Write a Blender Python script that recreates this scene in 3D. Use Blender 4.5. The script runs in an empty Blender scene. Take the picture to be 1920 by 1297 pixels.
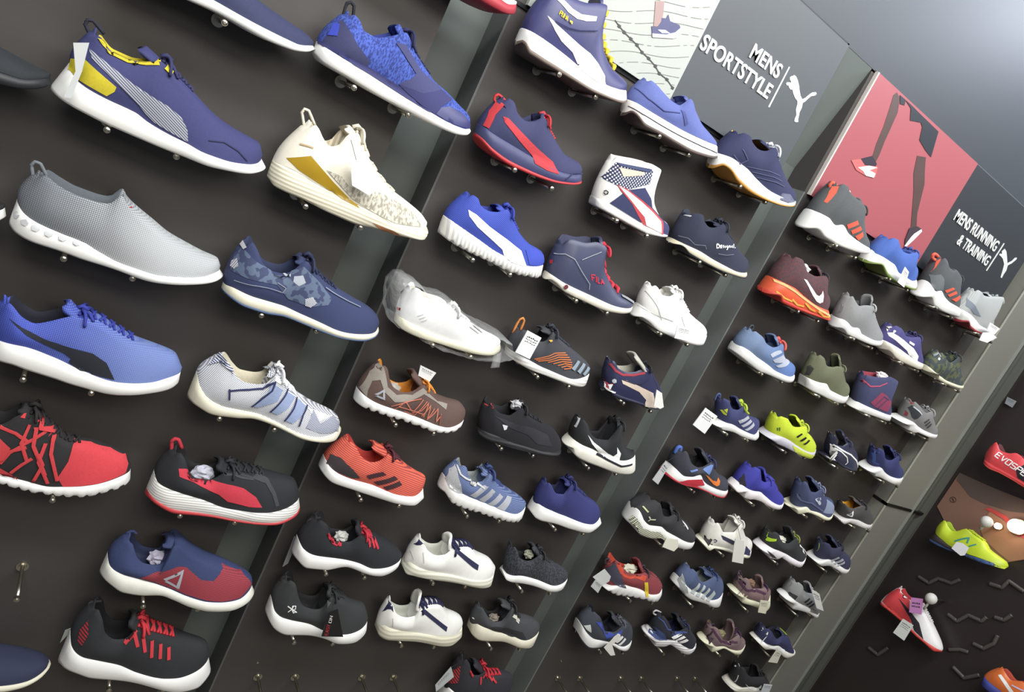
import bpy, bmesh, math, random
from mathutils import Vector, Matrix, noise
from mathutils.bvhtree import BVHTree
from mathutils.geometry import delaunay_2d_cdt
random.seed(7)
SC = bpy.context.scene
COL = SC.collection
# ------------------------------------------------------------------ camera
CAM = Vector((0.0, -1.45, 1.75))
FPX = 1350.695
RC = Matrix(((0.7907327, -0.2586759, -0.5548230), (-0.4332202, 0.4038842, -0.8057281), (0.4325067, 0.8774761, 0.2073008)))
cd = bpy.data.cameras.new('camera'); cam = bpy.data.objects.new('camera', cd); COL.objects.link(cam)
cd.sensor_width = 36.0; cd.lens = FPX / 1920 * 36.0; cd.clip_start = 0.02
cam.matrix_world = Matrix.Translation(CAM) @ RC.to_4x4()
SC.camera = cam
SC.view_settings.view_transform = 'Standard'; SC.view_settings.look = 'None'
SC.view_settings.exposure = 0.16; SC.view_settings.gamma = 1.0
# ------------------------------------------------------------------ world and lights
W = bpy.data.worlds.new('world'); SC.world = W; W.use_nodes = True
W.node_tree.nodes['Background'].inputs[0].default_value = (0.80, 0.87, 1.0, 1)
W.node_tree.nodes['Background'].inputs[1].default_value = 0.13
def area(name, loc, target, sx, sy, power, col):
    l = bpy.data.lights.new(name, 'AREA'); l.shape = 'RECTANGLE'; l.size = sx; l.size_y = sy
    l.energy = power; l.color = col
    o = bpy.data.objects.new(name, l); COL.objects.link(o); o.location = loc
    o.rotation_euler = (Vector(target) - Vector(loc)).to_track_quat('-Z', 'Y').to_euler()
    return o
area('ceiling_or_fill_light', (0.9, -1.25, 3.25), (0.9, 0.0, 1.7), 3.6, 0.35, 76, (0.97, 0.985, 1.0))
area('ceiling_or_fill_light', (0.6, -2.6, 3.2), (0.9, 0.0, 1.2), 3.0, 0.6, 56, (1.0, 0.96, 0.88))
area('ceiling_or_fill_light', (0.6, -3.0, 2.6), (0.8, 0.0, 0.5), 2.0, 0.5, 14, (1.0, 0.92, 0.80))  # unseen warm fill added to brighten the lower wall, not a ceiling fitting
area('ceiling_or_fill_light', (2.95, -0.6, 3.3), (2.75, 0.0, 2.95), 0.5, 0.3, 20, (0.80, 0.86, 1.0))

# ------------------------------------------------------------------ pixel helpers: a photo pixel (1920 x 1297) to a ray, and to a point on a real surface
def ray(u, v):
    return RC @ Vector(((u - 960) / FPX, -(v - 648.5) / FPX, -1.0))
def on_y(u, v, y): d = ray(u, v); return CAM + d * ((y - CAM.y) / d.y)
def on_x(u, v, x): d = ray(u, v); return CAM + d * ((x - CAM.x) / d.x)
REG = {'0': (0, 0, 1), 'A': (0, 0, 3), 'B': (0, 432, 3), 'C': (0, 865, 3), 'D': (560, 0, 3), 'E': (560, 432, 3), 'F': (460, 865, 3),
       'G': (1080, 0, 4.567), 'I': (1080, 284, 4.567), 'J': (1500, 284, 4.567), 'K': (1080, 568, 4.567), 'L': (1500, 568, 4.567),
       'M': (1060, 830, 4.364), 'N': (1480, 830, 4.364), 'O': (960, 1050, 5.25), 'P': (1300, 1050, 5.25), 'Q': (1600, 1050, 5.25),
       'R': (940, 0, 4.8), 'U': (0, 1050, 5.25), 'W': (660, 1150, 5.333), 'Y': (1640, 760, 6.486), 'Z': (1460, 1080, 5.975), 'X': (1700, 960, 8.105),
       'a': (1420, 460, 6.485), 'b': (1360, 600, 6.485), 'c': (1540, 540, 6.485), 'd': (1640, 620, 6.485), 'e': (1500, 760, 6.485),
       'g': (1400, 740, 8.106), 'h': (1690, 440, 6.485), 'i': (1500, 330, 5.895), 'j': (1220, 820, 8.106), 'k': (1360, 850, 8.106),
       'l': (1480, 880, 7.206), 'm': (1160, 900, 7.206), 'n': (1300, 930, 7.206), 'o': (1420, 960, 6.485), 'p': (1060, 1020, 6.485), 'q': (1340, 1220, 13.71),
       's': (1440, 110, 9.975), 't': (1280, 40, 6.485), 'u': (1760, 360, 7.206), 'v': (1540, 130, 3.707)}
def P(s, r='0'):
    """'x,y x,y' in the coordinates of a crop of the photo -> list of photo pixels; a leading letter switches the crop"""
    out = []
    for tok in s.split():
        if len(tok) == 1 and tok in REG: r = tok; continue
        x, y = tok.split(','); ox, oy, k = REG[r]
        out.append((ox + float(x) / k, oy + float(y) / k))
    return out

# ------------------------------------------------------------------ materials
def lin(c):
    f = lambda v: (v / 255 / 12.92) if v / 255 <= 0.04045 else ((v / 255 + 0.055) / 1.055) ** 2.4
    r, g, b = f(c[0]), f(c[1]), f(c[2]); y = .3 * r + .6 * g + .1 * b; k = .78 + .22 * (min(c) / 255) ** 2
    m_ = .30 if c[2] > 1.3 * max(c[0], c[1]) else .05 if min(c) < 90 and max(c) > 180 else .16
    return tuple(k * (v + (y - v) * m_) for v in (r, g, b)) + (1,)
MC = {}
def nd(t, kind, **kw):
    n = t.nodes.new(kind)
    for k, v in kw.items(): setattr(n, k, v)
    return n
def math_(t, op, a, b=None):
    n = nd(t, 'ShaderNodeMath', operation=op)
    for i, v in enumerate((a, b)):
        if v is None: continue
        if isinstance(v, (int, float)): n.inputs[i].default_value = v
        else: t.links.new(v, n.inputs[i])
    return n.outputs[0]
def wave_(t, co, dx, dz, period, ph=0.0, dy=0.0):
    n = nd(t, 'ShaderNodeVectorMath', operation='DOT_PRODUCT'); t.links.new(co, n.inputs[0]); n.inputs[1].default_value = (dx, dy, dz)
    m = math_(t, 'MULTIPLY', n.outputs['Value'], 2 * math.pi / period)
    return math_(t, 'SINE', math_(t, 'ADD', m, ph))
def mat(c1, kind='fabric', c2=None, s=1.0, ang=0.0, rough=None, metal=0.0):
    key = (c1, kind, c2, s, ang, rough, metal)
    if key in MC: return MC[key]
    m = bpy.data.materials.new(kind); MC[key] = m; m.use_nodes = True
    t = m.node_tree; b = t.nodes['Principled BSDF']
    b.inputs['Roughness'].default_value = rough if rough is not None else {'fabric': .85, 'knit': .9, 'suede': .95, 'leather': .45, 'rubber': .55, 'foam': .6, 'gloss': .25, 'metal': .25}.get(kind, .8)
    b.inputs['Metallic'].default_value = 1.0 if kind == 'metal' else metal
    b.inputs['Base Color'].default_value = lin(c1)
    tc = nd(t, 'ShaderNodeTexCoord'); co = tc.outputs['Object']
    c2 = c2 or tuple(max(0, v * .72) for v in c1)
    fac = None; bump = None
    if kind in ('fabric', 'suede', 'leather', 'foam', 'rubber'):
        n = nd(t, 'ShaderNodeTexNoise'); t.links.new(co, n.inputs['Vector'])
        n.inputs['Scale'].default_value = {'fabric': 260, 'suede': 420, 'leather': 90, 'foam': 60, 'rubber': 160}[kind] * s; n.inputs['Detail'].default_value = 3
        bump = (n.outputs['Fac'], .18 if kind != 'leather' else .08)
        mr = nd(t, 'ShaderNodeMapRange'); t.links.new(n.outputs['Fac'], mr.inputs[0]); mr.inputs[1].default_value = .35; mr.inputs[2].default_value = .75
        mr.inputs[4].default_value = .22 if kind in ('suede', 'fabric') else .1
        fac = mr.outputs[0]
    elif kind in ('stripe', 'dots', 'check', 'rib'):
        p = 0.0045 * s; a = math.radians(ang)
        w1 = wave_(t, co, math.cos(a), math.sin(a), p)
        if kind == 'stripe' or kind == 'rib': v = w1
        else:
            w2 = wave_(t, co, -math.sin(a), math.cos(a), p); v = math_(t, 'MULTIPLY', w1, w2)
        mr = nd(t, 'ShaderNodeMapRange'); t.links.new(v, mr.inputs[0]); mr.inputs[1].default_value = 0.0 if kind != 'dots' else .25; mr.inputs[2].default_value = .25 if kind != 'dots' else .45
        fac = mr.outputs[0]; bump = (v, .1)
    elif kind == 'knit':
        n = nd(t, 'ShaderNodeTexNoise'); mp = nd(t, 'ShaderNodeMapping'); t.links.new(co, mp.inputs[0]); mp.inputs['Scale'].default_value = (1, 1, .45); mp.inputs['Rotation'].default_value = (0, math.radians(ang), 0)
        t.links.new(mp.outputs[0], n.inputs['Vector']); n.inputs['Scale'].default_value = 330 * s; n.inputs['Detail'].default_value = 2
        mr = nd(t, 'ShaderNodeMapRange'); t.links.new(n.outputs['Fac'], mr.inputs[0]); mr.inputs[1].default_value = .42; mr.inputs[2].default_value = .6
        fac = mr.outputs[0]; bump = (n.outputs['Fac'], .35)
    elif kind == 'camo':
        n = nd(t, 'ShaderNodeTexNoise'); t.links.new(co, n.inputs['Vector']); n.inputs['Scale'].default_value = 45 * s; n.inputs['Detail'].default_value = 1
        mr = nd(t, 'ShaderNodeMapRange'); t.links.new(n.outputs['Fac'], mr.inputs[0]); mr.inputs[1].default_value = .50; mr.inputs[2].default_value = .53
        fac = mr.outputs[0]
    elif kind == 'fade':
        sx = nd(t, 'ShaderNodeSeparateXYZ'); t.links.new(co, sx.inputs[0])
        mr = nd(t, 'ShaderNodeMapRange'); t.links.new(sx.outputs[0], mr.inputs[0]); mr.inputs[1].default_value = .04; mr.inputs[2].default_value = .04 + .17 * s
        w = math_(t, 'MULTIPLY', wave_(t, co, .7, .7, .0042), wave_(t, co, -.7, .7, .0042))
        v = math_(t, 'ADD', mr.outputs[0], math_(t, 'MULTIPLY', w, .6))
        m2 = nd(t, 'ShaderNodeMapRange'); t.links.new(v, m2.inputs[0]); m2.inputs[1].default_value = .25; m2.inputs[2].default_value = .75
        fac = m2.outputs[0]; bump = (w, .1)
    if fac is not None:
        mx = nd(t, 'ShaderNodeMix', data_type='RGBA'); t.links.new(fac, mx.inputs[0])
        mx.inputs[6].default_value = lin(c1); mx.inputs[7].default_value = lin(c2); t.links.new(mx.outputs[2], b.inputs['Base Color'])
    if bump:
        bp = nd(t, 'ShaderNodeBump'); bp.inputs['Strength'].default_value = bump[1]; bp.inputs['Distance'].default_value = .001
        t.links.new(bump[0], bp.inputs['Height']); t.links.new(bp.outputs[0], b.inputs['Normal'])
    return m

# ------------------------------------------------------------------ object helpers
def tag_(o, label=None, cat=None, group=None, kind=None):
    if label: o['label'] = label
    if cat: o['category'] = cat
    if group: o['group'] = group
    if kind: o['kind'] = kind
    return o
def obj(name, verts, faces, m, parent=None, smooth=True, loc=None):
    me = bpy.data.meshes.new(name); me.from_pydata([tuple(v) for v in verts], [], [tuple(f) for f in faces])
    me.update()
    bm = bmesh.new(); bm.from_mesh(me); bmesh.ops.remove_doubles(bm, verts=bm.verts, dist=1e-6); bmesh.ops.recalc_face_normals(bm, faces=bm.faces); bm.to_mesh(me); bm.free()
    if smooth:
        for p in me.polygons: p.use_smooth = True
    me.materials.append(m)
    o = bpy.data.objects.new(name, me); COL.objects.link(o)
    if parent: o.parent = parent
    if loc is not None: o.location = loc
    return o
def empty(name, loc, rz=0.0):
    o = bpy.data.objects.new(name, None); COL.objects.link(o); o.location = loc; o.rotation_euler = (0, 0, rz); o.empty_display_size = .05
    return o
class MB:
    def __init__(s): s.v = []; s.f = []
    def add(s, v, f):
        k = len(s.v); s.v += [Vector(a) for a in v]; s.f += [tuple(i + k for i in q) for q in f]
    def box(s, a, b):
        x0, y0, z0 = a; x1, y1, z1 = b
        s.add([(x0, y0, z0), (x1, y0, z0), (x1, y1, z0), (x0, y1, z0), (x0, y0, z1), (x1, y0, z1), (x1, y1, z1), (x0, y1, z1)],
              [(0, 3, 2, 1), (4, 5, 6, 7), (0, 1, 5, 4), (1, 2, 6, 5), (2, 3, 7, 6), (3, 0, 4, 7)])
    def tube(s, pts, r, n=8, closed=False):
        pts = [Vector(p) for p in pts]; rings = []
        k = len(s.v); N = len(pts)
        up = Vector((0.13, 0.21, 0.97))
        for i, p in enumerate(pts):
            a = pts[i - 1] if (i > 0 or closed) else p; b_ = pts[(i + 1) % N] if (i < N - 1 or closed) else p
            t = (b_ - a).normalized() if (b_ - a).length > 1e-9 else Vector((1, 0, 0))
            x = t.cross(up)
            if x.length < .1: x = t.cross(Vector((1, 0, 0)))
            x.normalize(); y = t.cross(x)
            rr = r[i] if isinstance(r, (list, tuple)) else r
            for j in range(n):
                th = 2 * math.pi * j / n; s.v.append(p + x * (rr * math.cos(th)) + y * (rr * math.sin(th)))
        for i in range(N - (0 if closed else 1)):
            for j in range(n):
                a = k + i * n + j; b_ = k + i * n + (j + 1) % n; c = k + ((i + 1) % N) * n + (j + 1) % n; d = k + ((i + 1) % N) * n + j
                s.f.append((a, b_, c, d))
        if not closed:
            s.f.append(tuple(k + j for j in range(n))); s.f.append(tuple(k + (N - 1) * n + j for j in range(n)))
    def poly(s, pts, y0, y1):
        """prism from a polygon of (x, z), between two depths"""
        n = len(pts); k = len(s.v)
        vs, es, fs = delaunay_2d_cdt([Vector(p) for p in pts], [], [list(range(n))], 1, 1e-7)[:3]
        vv = [Vector((v.x, y0, v.y)) for v in vs] + [Vector((v.x, y1, v.y)) for v in vs]
        m = len(vs); ff = [tuple(f) for f in fs] + [tuple(i + m for i in reversed(f)) for f in fs]
        cnt = {}
        for f in fs:
            for i in range(len(f)):
                e = (f[i], f[(i + 1) % len(f)]); cnt[e] = 1
        for (a, b_) in cnt:
            if (b_, a) not in cnt: ff.append((a, b_, b_ + m, a + m))
        s.add(vv, ff)
    def build(s, name, m, parent=None, smooth=False, loc=None):
        return obj(name, s.v, s.f, m, parent, smooth, loc)

def pchip(xs, ys):
    n = len(xs); h = [xs[i + 1] - xs[i] for i in range(n - 1)]; d = [(ys[i + 1] - ys[i]) / h[i] for i in range(n - 1)]
    m = [d[0]] + [0.0] * (n - 2) + [d[-1]]
    for i in range(1, n - 1):
        if d[i - 1] * d[i] > 0:
            w1 = 2 * h[i] + h[i - 1]; w2 = h[i] + 2 * h[i - 1]; m[i] = (w1 + w2) / (w1 / d[i - 1] + w2 / d[i])
    def f(x):
        if x <= xs[0]: return ys[0]
        if x >= xs[-1]: return ys[-1]
        i = 0
        while x > xs[i + 1]: i += 1
        t = (x - xs[i]) / h[i]
        return ((1 + 2 * t) * (1 - t) ** 2 * ys[i] + t * (1 - t) ** 2 * h[i] * m[i] + t * t * (3 - 2 * t) * ys[i + 1] + t * t * (t - 1) * h[i] * m[i + 1])
    return f
def curve(pts):
    q = []
    for p in pts:
        if not q or p[0] > q[-1][0] + .0015: q.append(p)
    if len(q) < 2: q.append((q[-1][0] + .01, q[-1][1]))
    return pchip([a[0] for a in q], [a[1] for a in q]), q

# plan half width along the shoe, as a share of its length
_wf = pchip([0.13, 0.40, 0.68], [0.125, 0.118, 0.158])
def plan(s):
    if s < .13: return .125 * math.sqrt(max(0, 1 - ((.13 - s) / .13) ** 2))
    if s <= .68: return _wf(s)
    return .158 * max(0, 1 - ((s - .68) / .32) ** 2.3) ** .5

# ------------------------------------------------------------------ display pegs: where they stand on the wall (metres)
K_ = 0.725; PEG_Y = 0.10; PEG_R = 0.0038
BAYS = {1: [0.052, 0.198, 0.514, 0.669], 2: [1.02, 1.159, 1.431, 1.571, 1.839, 1.984], 3: [2.444, 2.583, 2.86, 3.01, 3.285, 3.434, 3.722, 3.868]}
ROWS = {1: [0.345, 0.022, -0.298, -0.613, -0.933, -1.255, -1.575, -1.89], 2: [0.304, 0.018, -0.268, -0.554, -0.836, -1.115, -1.407, -1.69, -1.972]}
ROWS[3] = ROWS[2]
PEGS = [(b, x * K_, CAM.z + z * K_) for b in BAYS for z in ROWS[b] for x in BAYS[b]]
YC = -0.058
SLOTS = [(-.06, .293), (.255, .640), (.628, .938), (.946, 1.246), (1.246, 1.60), (1.605, 1.952), (1.968, 2.258), (2.274, 2.570), (2.584, 2.884)]
SHOES = []
CHECK = []

class Frame:
    """where a shoe stands: 'wall' = side on against the shoe wall, 'side' = on the return wall at the right"""
    def __init__(s, kind):
        s.kind = kind; s.o = Vector((0, 0, 0))
        s.rz = 0.0 if kind == 'wall' else -math.pi / 2
        s.c = YC if kind == 'wall' else 3.15
    def plane(s, u, v, c):
        if s.kind == 'wall': p = on_y(u, v, s.c + c); return (p.x - s.o.x, p.z - s.o.z)
        p = on_x(u, v, s.c + c); return (-(p.y) - s.o.x, p.z - s.o.z)
    def world(s):
        return Vector((s.o.x, s.c, s.o.z)) if s.kind == 'wall' else Vector((s.c, -s.o.x, s.o.z))
    def lray(s, u, v):
        d = ray(u, v); o = CAM - s.world()
        if s.kind == 'wall': return o, d.normalized()
        f = lambda a: Vector((-a.y, a.x, a.z))
        return f(o), f(d).normalized()

def strip(fr, x0, L, c, pts):
    return [fr.plane(u, v, c(0 if L == 0 else max(0, min(1, (fr.plane(u, v, 0)[0] - x0) / L)))) for (u, v) in pts]

TB = [(0, .045), (.03, .018), (.1, .004), (.3, .0), (.5, .01), (.72, .0), (.86, .012), (.95, .04), (1, .08)]
TM = [(.012, .14), (.1, .115), (.3, .09), (.5, .075), (.7, .065), (.88, .07), (.985, .115)]
TT = [(.06, .34), (.11, .29), (.17, .25), (.24, .235), (.31, .24), '|', (.36, .26), (.45, .24), (.55, .205), (.68, .165), (.82, .145), (.93, .13), (.985, .118)]

def shoe(short, where, r, bot, mid, top, up, sole, lin=None, lace=None, tongue=None, nl=5, le=.62, out=None, loop=None, dec=(),
         teeth=0, side='wall', group=None, kind='sneaker', cat='sneaker', bow=True, cw=.84, lace_r=.0026, tng=None, adj=True, loopm=None, loopr=.003, knots=None, tw=.070):
    fr = Frame(side)
    if r is None:                                    # a shoe partly outside the frame: catalogue proportions
        x0, z0, L = bot; st, kh = mid, top
        B = [(x0 + a * L, z0 + b * L) for a, b in TB]
        M = [(x0 + a * L, z0 + b * L * st) for a, b in TM]
        i = TT.index('|'); T = [(x0 + p[0] * L, z0 + p[1] * L * kh) for p in TT if p != '|']
        xthr = x0 + TT[i + 1][0] * L
        tg = (x0 + .30 * L, z0 + .32 * L * kh) if tongue else None
    else:
        pb, pm = P(bot, r), P(mid, r); a, b_ = top.split('|'); pa, pv = P(a, r), P(b_, r)
        q = [fr.plane(u, v, 0) for u, v in pb]; x0 = min(p[0] for p in q); L = max(p[0] for p in q) - x0
        th_ = math.atan2(x0 + L / 2 - CAM.x, 1.45) if side == 'wall' else .2; sn = math.sin(th_)
        c = lambda s: (-plan(s) * L + .020 * sn * (1 - s / .13) if s < .13 else min(-plan(s) * L, -.026 * sn))
        B = strip(fr, x0, L, c, pb); M = strip(fr, x0, L, c, pm)
        T = strip(fr, x0, L, lambda s: -.45 * plan(s) * L, pa) + strip(fr, x0, L, lambda s: -.2 * plan(s) * L, pv)
        T[-1] = strip(fr, x0, L, lambda s: -.026 * sn, pv[-1:])[0]
        xthr = T[len(pa)][0]
        tg = fr.plane(*P(tongue, r)[0], 0) if tongue else None
    if r is not None and side == 'wall':
        mid_x = x0 + L / 2
        for lo, hi in sorted(SLOTS, key=lambda v: abs((v[0] + v[1]) / 2 - mid_x))[:1]:
            if 1:
                a0, a1 = min(p[0] for p in B), max(p[0] for p in B); n0, n1 = max(a0, lo), min(a1, hi)
                wx = lambda x: n0 + (x - a0) * (n1 - n0) / (a1 - a0)
                B, M, T = [[(wx(x), z) for x, z in q_] for q_ in (B, M, T)]; xthr = wx(xthr)
                if tg: tg = (wx(tg[0]), tg[1])
                break
    B.sort(key=lambda p: p[0])
    z0 = min(p[1] for p in B); x0 = B[0][0]
    dz = 0
    if side == 'wall' and adj:
        bf = curve(B)[0]; x1 = B[-1][0]
        hit = [(z + PEG_R + .0012 - bf(x)) for (_, x, z) in PEGS if x0 + .03 < x < x1 - .03 and abs(z - bf(x)) < .045]
        if hit: dz = max(-.02, min(.02, max(hit)))
        CHECK.append((short, round(x0, 3), round(L, 3), [round(v, 4) for v in hit]))
    fr.o = Vector((x0, 0, z0 + dz))
    S_ = lambda pts: [(p[0] - x0, p[1] - z0) for p in pts]
    B, M, T = S_(B), S_(M), S_(T); xthr -= x0
    if tg: tg = (tg[0] - x0, tg[1] - z0)
    # a toe springs only a little, whatever the outline suggests
    x8 = B[-1][0] * .84; z8 = curve(B)[0](x8); m8 = curve(M)[0](x8); Le = B[-1][0]
    B = [(x, z if x <= x8 else min(z, z8 + .012 * Le + .055 * Le * ((x - x8) / (Le - x8)) ** 2)) for x, z in B]
    M = [(x, z if x <= x8 else min(z, m8 + .012 * Le + .05 * Le * ((x - x8) / (Le - x8)))) for x, z in M]
    # keep the top line starting inside the heel and ending on the sole
    bf, Bq = curve(B); mf, Mq = curve(M)
    bx1 = B[-1][0]; mx0, mx1 = Mq[0][0], min(Mq[-1][0], bx1 - .001)
    T = [p for p in T if p[0] < mx1 - .004] + [(mx1, mf(mx1) + .018 * bx1)]
    tf, Tq = curve(T); tx0 = Tq[0][0]; lean = tx0 - mx0
    L = bx1
    root = empty(kind, fr.world(), fr.rz)
    tag_(root, (short + ' ' + where).strip(), cat, group)
    xt = lambda s: mx0 + s * (mx1 - mx0) + lean * (1 - s) ** 2.5
    s_thr = min((abs(xt(i / 400) - xthr), i / 400) for i in range(401))[1]
    n = 64; ss = [0.5 * (0.5 - 0.5 * math.cos(math.pi * i / n)) * 2 * .7 + .3 * i / n for i in range(n + 1)]
    ss += [s_thr - .014, s_thr - .004, s_thr + .006, s_thr + .014, .012, .03, .045]
    ss = sorted(set(round(max(0, min(1, s)), 4) for s in ss))
    Kh = 18; grid = []; opens = []
    sm = lambda t: max(0, min(1, t)) ** 2 * (3 - 2 * max(0, min(1, t)))
    for s in ss:
        w = plan(s) * L * .97; xm = mx0 + s * (mx1 - mx0); zm = mf(xm); x_t = xt(s); zt = max(tf(x_t), zm + .0005)
        o = sm((s - .012) / .03) * sm((s_thr + .013 - s) / .027); opens.append(o)
        wc = w * (cw + .0 * s); rt = min(.022 * L, wc * .6); zin = zm + .03 * L if zt - zm > .05 * L else zm
        H = zt - zm; ln = min(1, H / (.30 * L)) * .34
        row = []
        for j in range(2 * Kh + 1):
            a = j / Kh if j <= Kh else 2 - j / Kh; sg = -1 if j <= Kh else 1
            th = a * math.pi / 2; hh = math.sin(th) ** .9; y1 = w * math.cos(th) ** .8 * (1 - ln * hh) if a < 1 else 0
            x1_ = xm + (x_t - xm) * hh; z1 = zm + H * hh
            cf = .16 * sm((s - s_thr) / .12) if s > .3 else .16; ro = sm((s - s_thr) / max(.05, .86 - s_thr)) if s > .3 else 0
            if a <= .62:
                h = a / .62; ya = w + (wc - w) * h ** 1.5 + .02 * L * math.sin(math.pi * h) * min(1, s / .1) * (1 - ro); za = zm + H * (1 - cf) * h
            else:
                h = (a - .62) / .38; ya = wc * math.cos(h * math.pi / 2) ** .9 if a < 1 else 0; za = zm + H * (1 - cf + cf * math.sin(h * math.pi / 2))
            xa_ = xm + (x_t - xm) * min(1, (za - zm) / max(H, 1e-5))
            y1 = ya + (y1 - ya) * ro; z1 = za + (z1 - za) * ro; x1_ = xa_ + (x1_ - xa_) * ro
            if a <= .62:
                h = a / .62; y2 = w + (wc - w) * h ** 1.5 + .02 * L * math.sin(math.pi * h) * min(1, s / .1); x2 = xm + (x_t - xm) * h; z2 = zm + H * h
            elif a <= .72:
                q = (a - .62) / .1; y2 = wc - q * rt; x2 = x_t; z2 = zt + .3 * rt * math.sin(math.pi * q)
            elif a <= .9:
                q = (a - .72) / .18; y2 = (wc - rt) * (1 - .1 * q); x2 = x_t + (xm - x_t) * q; z2 = zt + (zin - zt) * q
            else:
                q = (a - .9) / .1; y2 = (wc - rt) * .9 * (1 - q); x2 = xm; z2 = zin
            bul = -.022 * L * math.sin(math.pi * (hh if a < .62 else 1 if False else min(1, a / .62))) * max(0, 1 - s / .12) ** 2 if a <= .62 else 0
            row.append((x1_ + (x2 - x1_) * o + bul, sg * (y1 + (y2 - y1) * o), z1 + (z2 - z1) * o))
        grid.append(row)
    NJ = 2 * Kh + 1; V = [p for row in grid for p in row]
    fu, fl = [], []; js = int(.62 * Kh) + 1
    for i in range(len(ss) - 1):
        for j in range(NJ - 1):
            f = (i * NJ + j, i * NJ + j + 1, (i + 1) * NJ + j + 1, (i + 1) * NJ + j)
            inner = js <= j < NJ - 1 - js
            (fl if inner and min(opens[i], opens[i + 1]) > .45 else fu).append(f)
    obj('upper', V, fu, up, root)
    obj('lining', V, fl, lin or up, root)
    # sole
    SV = []; prof = [(0, 1), (.90, 1), (.99, .93), (1.03, .5), (1.0, .12), (.93, 0), (0, 0)]
    prof = prof + [(-a, b_) for a, b_ in prof[-2:0:-1]]
    NP = len(prof)
    def sole_sec(s, lo, hi, ex):
        ws = plan(s) * L + .0025 * min(1, s * 30, (1 - s) * 30) + ex; xb = s * bx1; xm = mx0 + s * (mx1 - mx0); zb = bf(xb); zm = max(mf(xm), zb + .001)
        if teeth:
            v = math.sin(2 * math.pi * teeth * s); zb += .0048 * sm((v - .3) / .3) * (1 if .04 < s < .97 else 0)
            zb = min(zb, zm - .003)
        out_ = []
        for a, h in prof:
            g = lo + (hi - lo) * h
            out_.append((xb + (xm - xb) * g, a * ws * (1 if g < .98 else .97), zb + (zm - zb) * g))
        return out_
    sgrid = [sole_sec(s, 0, 1, 0) for s in ss]
    SV = [p for q in sgrid for p in q]
    SF = [(i * NP + j, i * NP + (j + 1) % NP, (i + 1) * NP + (j + 1) % NP, (i + 1) * NP + j) for i in range(len(ss) - 1) for j in range(NP)]
    so = obj('sole', SV, SF, sole, root)
    if out:
        og = [p for s in ss for p in sole_sec(s, -.03, .2, .0012)]
        obj('outsole', og, SF, out, root)
    bv = BVHTree.FromPolygons([Vector(p) for p in V] + [Vector(p) for p in SV], fu + [tuple(i + len(V) for i in f) for f in SF])
    near = [f for f in fu if (f[0] % NJ) < js]; nso = [f for f in SF if all(SV[i][1] <= .001 for i in f)]
    bn = BVHTree.FromPolygons([Vector(p) for p in V] + [Vector(p) for p in SV], near + [tuple(i + len(V) for i in f) for f in nso])
    def surf(x, z, off):
        h = bv.ray_cast(Vector((x, -.4, z)), Vector((0, 1, 0)))
        if h[0] is None or h[0].y > .004:
            h = bn.find_nearest(Vector((x, -.05, z)))
        nn = h[1] if h[1].y < 0 else -h[1]
        if abs(nn.y) < .02: nn = Vector((0, -1, 0))
        return h[0] + nn * off
    def pick(u, v):
        o_, d_ = fr.lray(u, v); h = bv.ray_cast(o_, d_)
        if h[0] is not None and h[0].y < .01: return (h[0].x, h[0].z)
        q_ = fr.plane(u, v, -.06 * L); h = bn.find_nearest(Vector((q_[0], -.06 * L, q_[1])))
        return (h[0].x, h[0].z)
    for idx, dd in enumerate(dec):
        nm, m, pts = dd[0], dd[1], dd[2]; k = dd[3] if len(dd) > 3 else 'poly'; off = .0010 + .0003 * idx
        pts = [pick(u, v) for u, v in P(pts, r or '0')]
        if k == 'poly':
            e = []
            for i in range(len(pts)):
                a_, b2 = Vector(pts[i]), Vector(pts[(i + 1) % len(pts)]); q = max(1, int((b2 - a_).length / .006))
                e += [a_.lerp(b2, t / q) for t in range(q)]
            nb = len(e); st = .006
            xs = [p.x for p in e]; zs = [p.y for p in e]; ins = []
            x = min(xs) + st / 2
            while x < max(xs):
                z = min(zs) + st / 2
                while z < max(zs):
                    c_ = False; jj = nb - 1
                    for ii in range(nb):
                        if (e[ii].y > z) != (e[jj].y > z) and x < (e[jj].x - e[ii].x) * (z - e[ii].y) / (e[jj].y - e[ii].y) + e[ii].x: c_ = not c_
                        jj = ii
                    if c_: ins.append(Vector((x, z)))
                    z += st
                x += st
            vs, es, fs = delaunay_2d_cdt(e + ins, [], [list(range(nb))], 1, 1e-6)[:3]
            vv = [surf(p.x, p.y, off) for p in vs]
            obj(nm, vv, fs, m, root)
        else:
            w = float(k); path = []
            for i in range(len(pts) - 1):
                a_, b2 = Vector(pts[i]), Vector(pts[i + 1]); q = max(1, int((b2 - a_).length / .005))
                path += [a_.lerp(b2, t / q) for t in range(q)]
            path.append(Vector(pts[-1])); vv = []; ff = []
            for i, p in enumerate(path):
                t = (path[min(i + 1, len(path) - 1)] - path[max(i - 1, 0)]); t = t.normalized() if t.length > 1e-8 else Vector((1, 0)); nn = Vector((-t.y, t.x)) * (w / 2)
                vv += [surf(p.x + nn.x, p.y + nn.y, off), surf(p.x, p.y, off + .0006), surf(p.x - nn.x, p.y - nn.y, off)]
                if i: ff += [(3 * i - 3, 3 * i - 2, 3 * i + 1, 3 * i), (3 * i - 2, 3 * i - 1, 3 * i + 2, 3 * i + 1)]
            obj(nm, vv, ff, m, root)
    down = lambda x, y: (lambda h: h[0].z if h[0] is not None else tf(x))(bv.ray_cast(Vector((x, y, 1)), Vector((0, 0, -1))))
    xle = le * L
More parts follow.
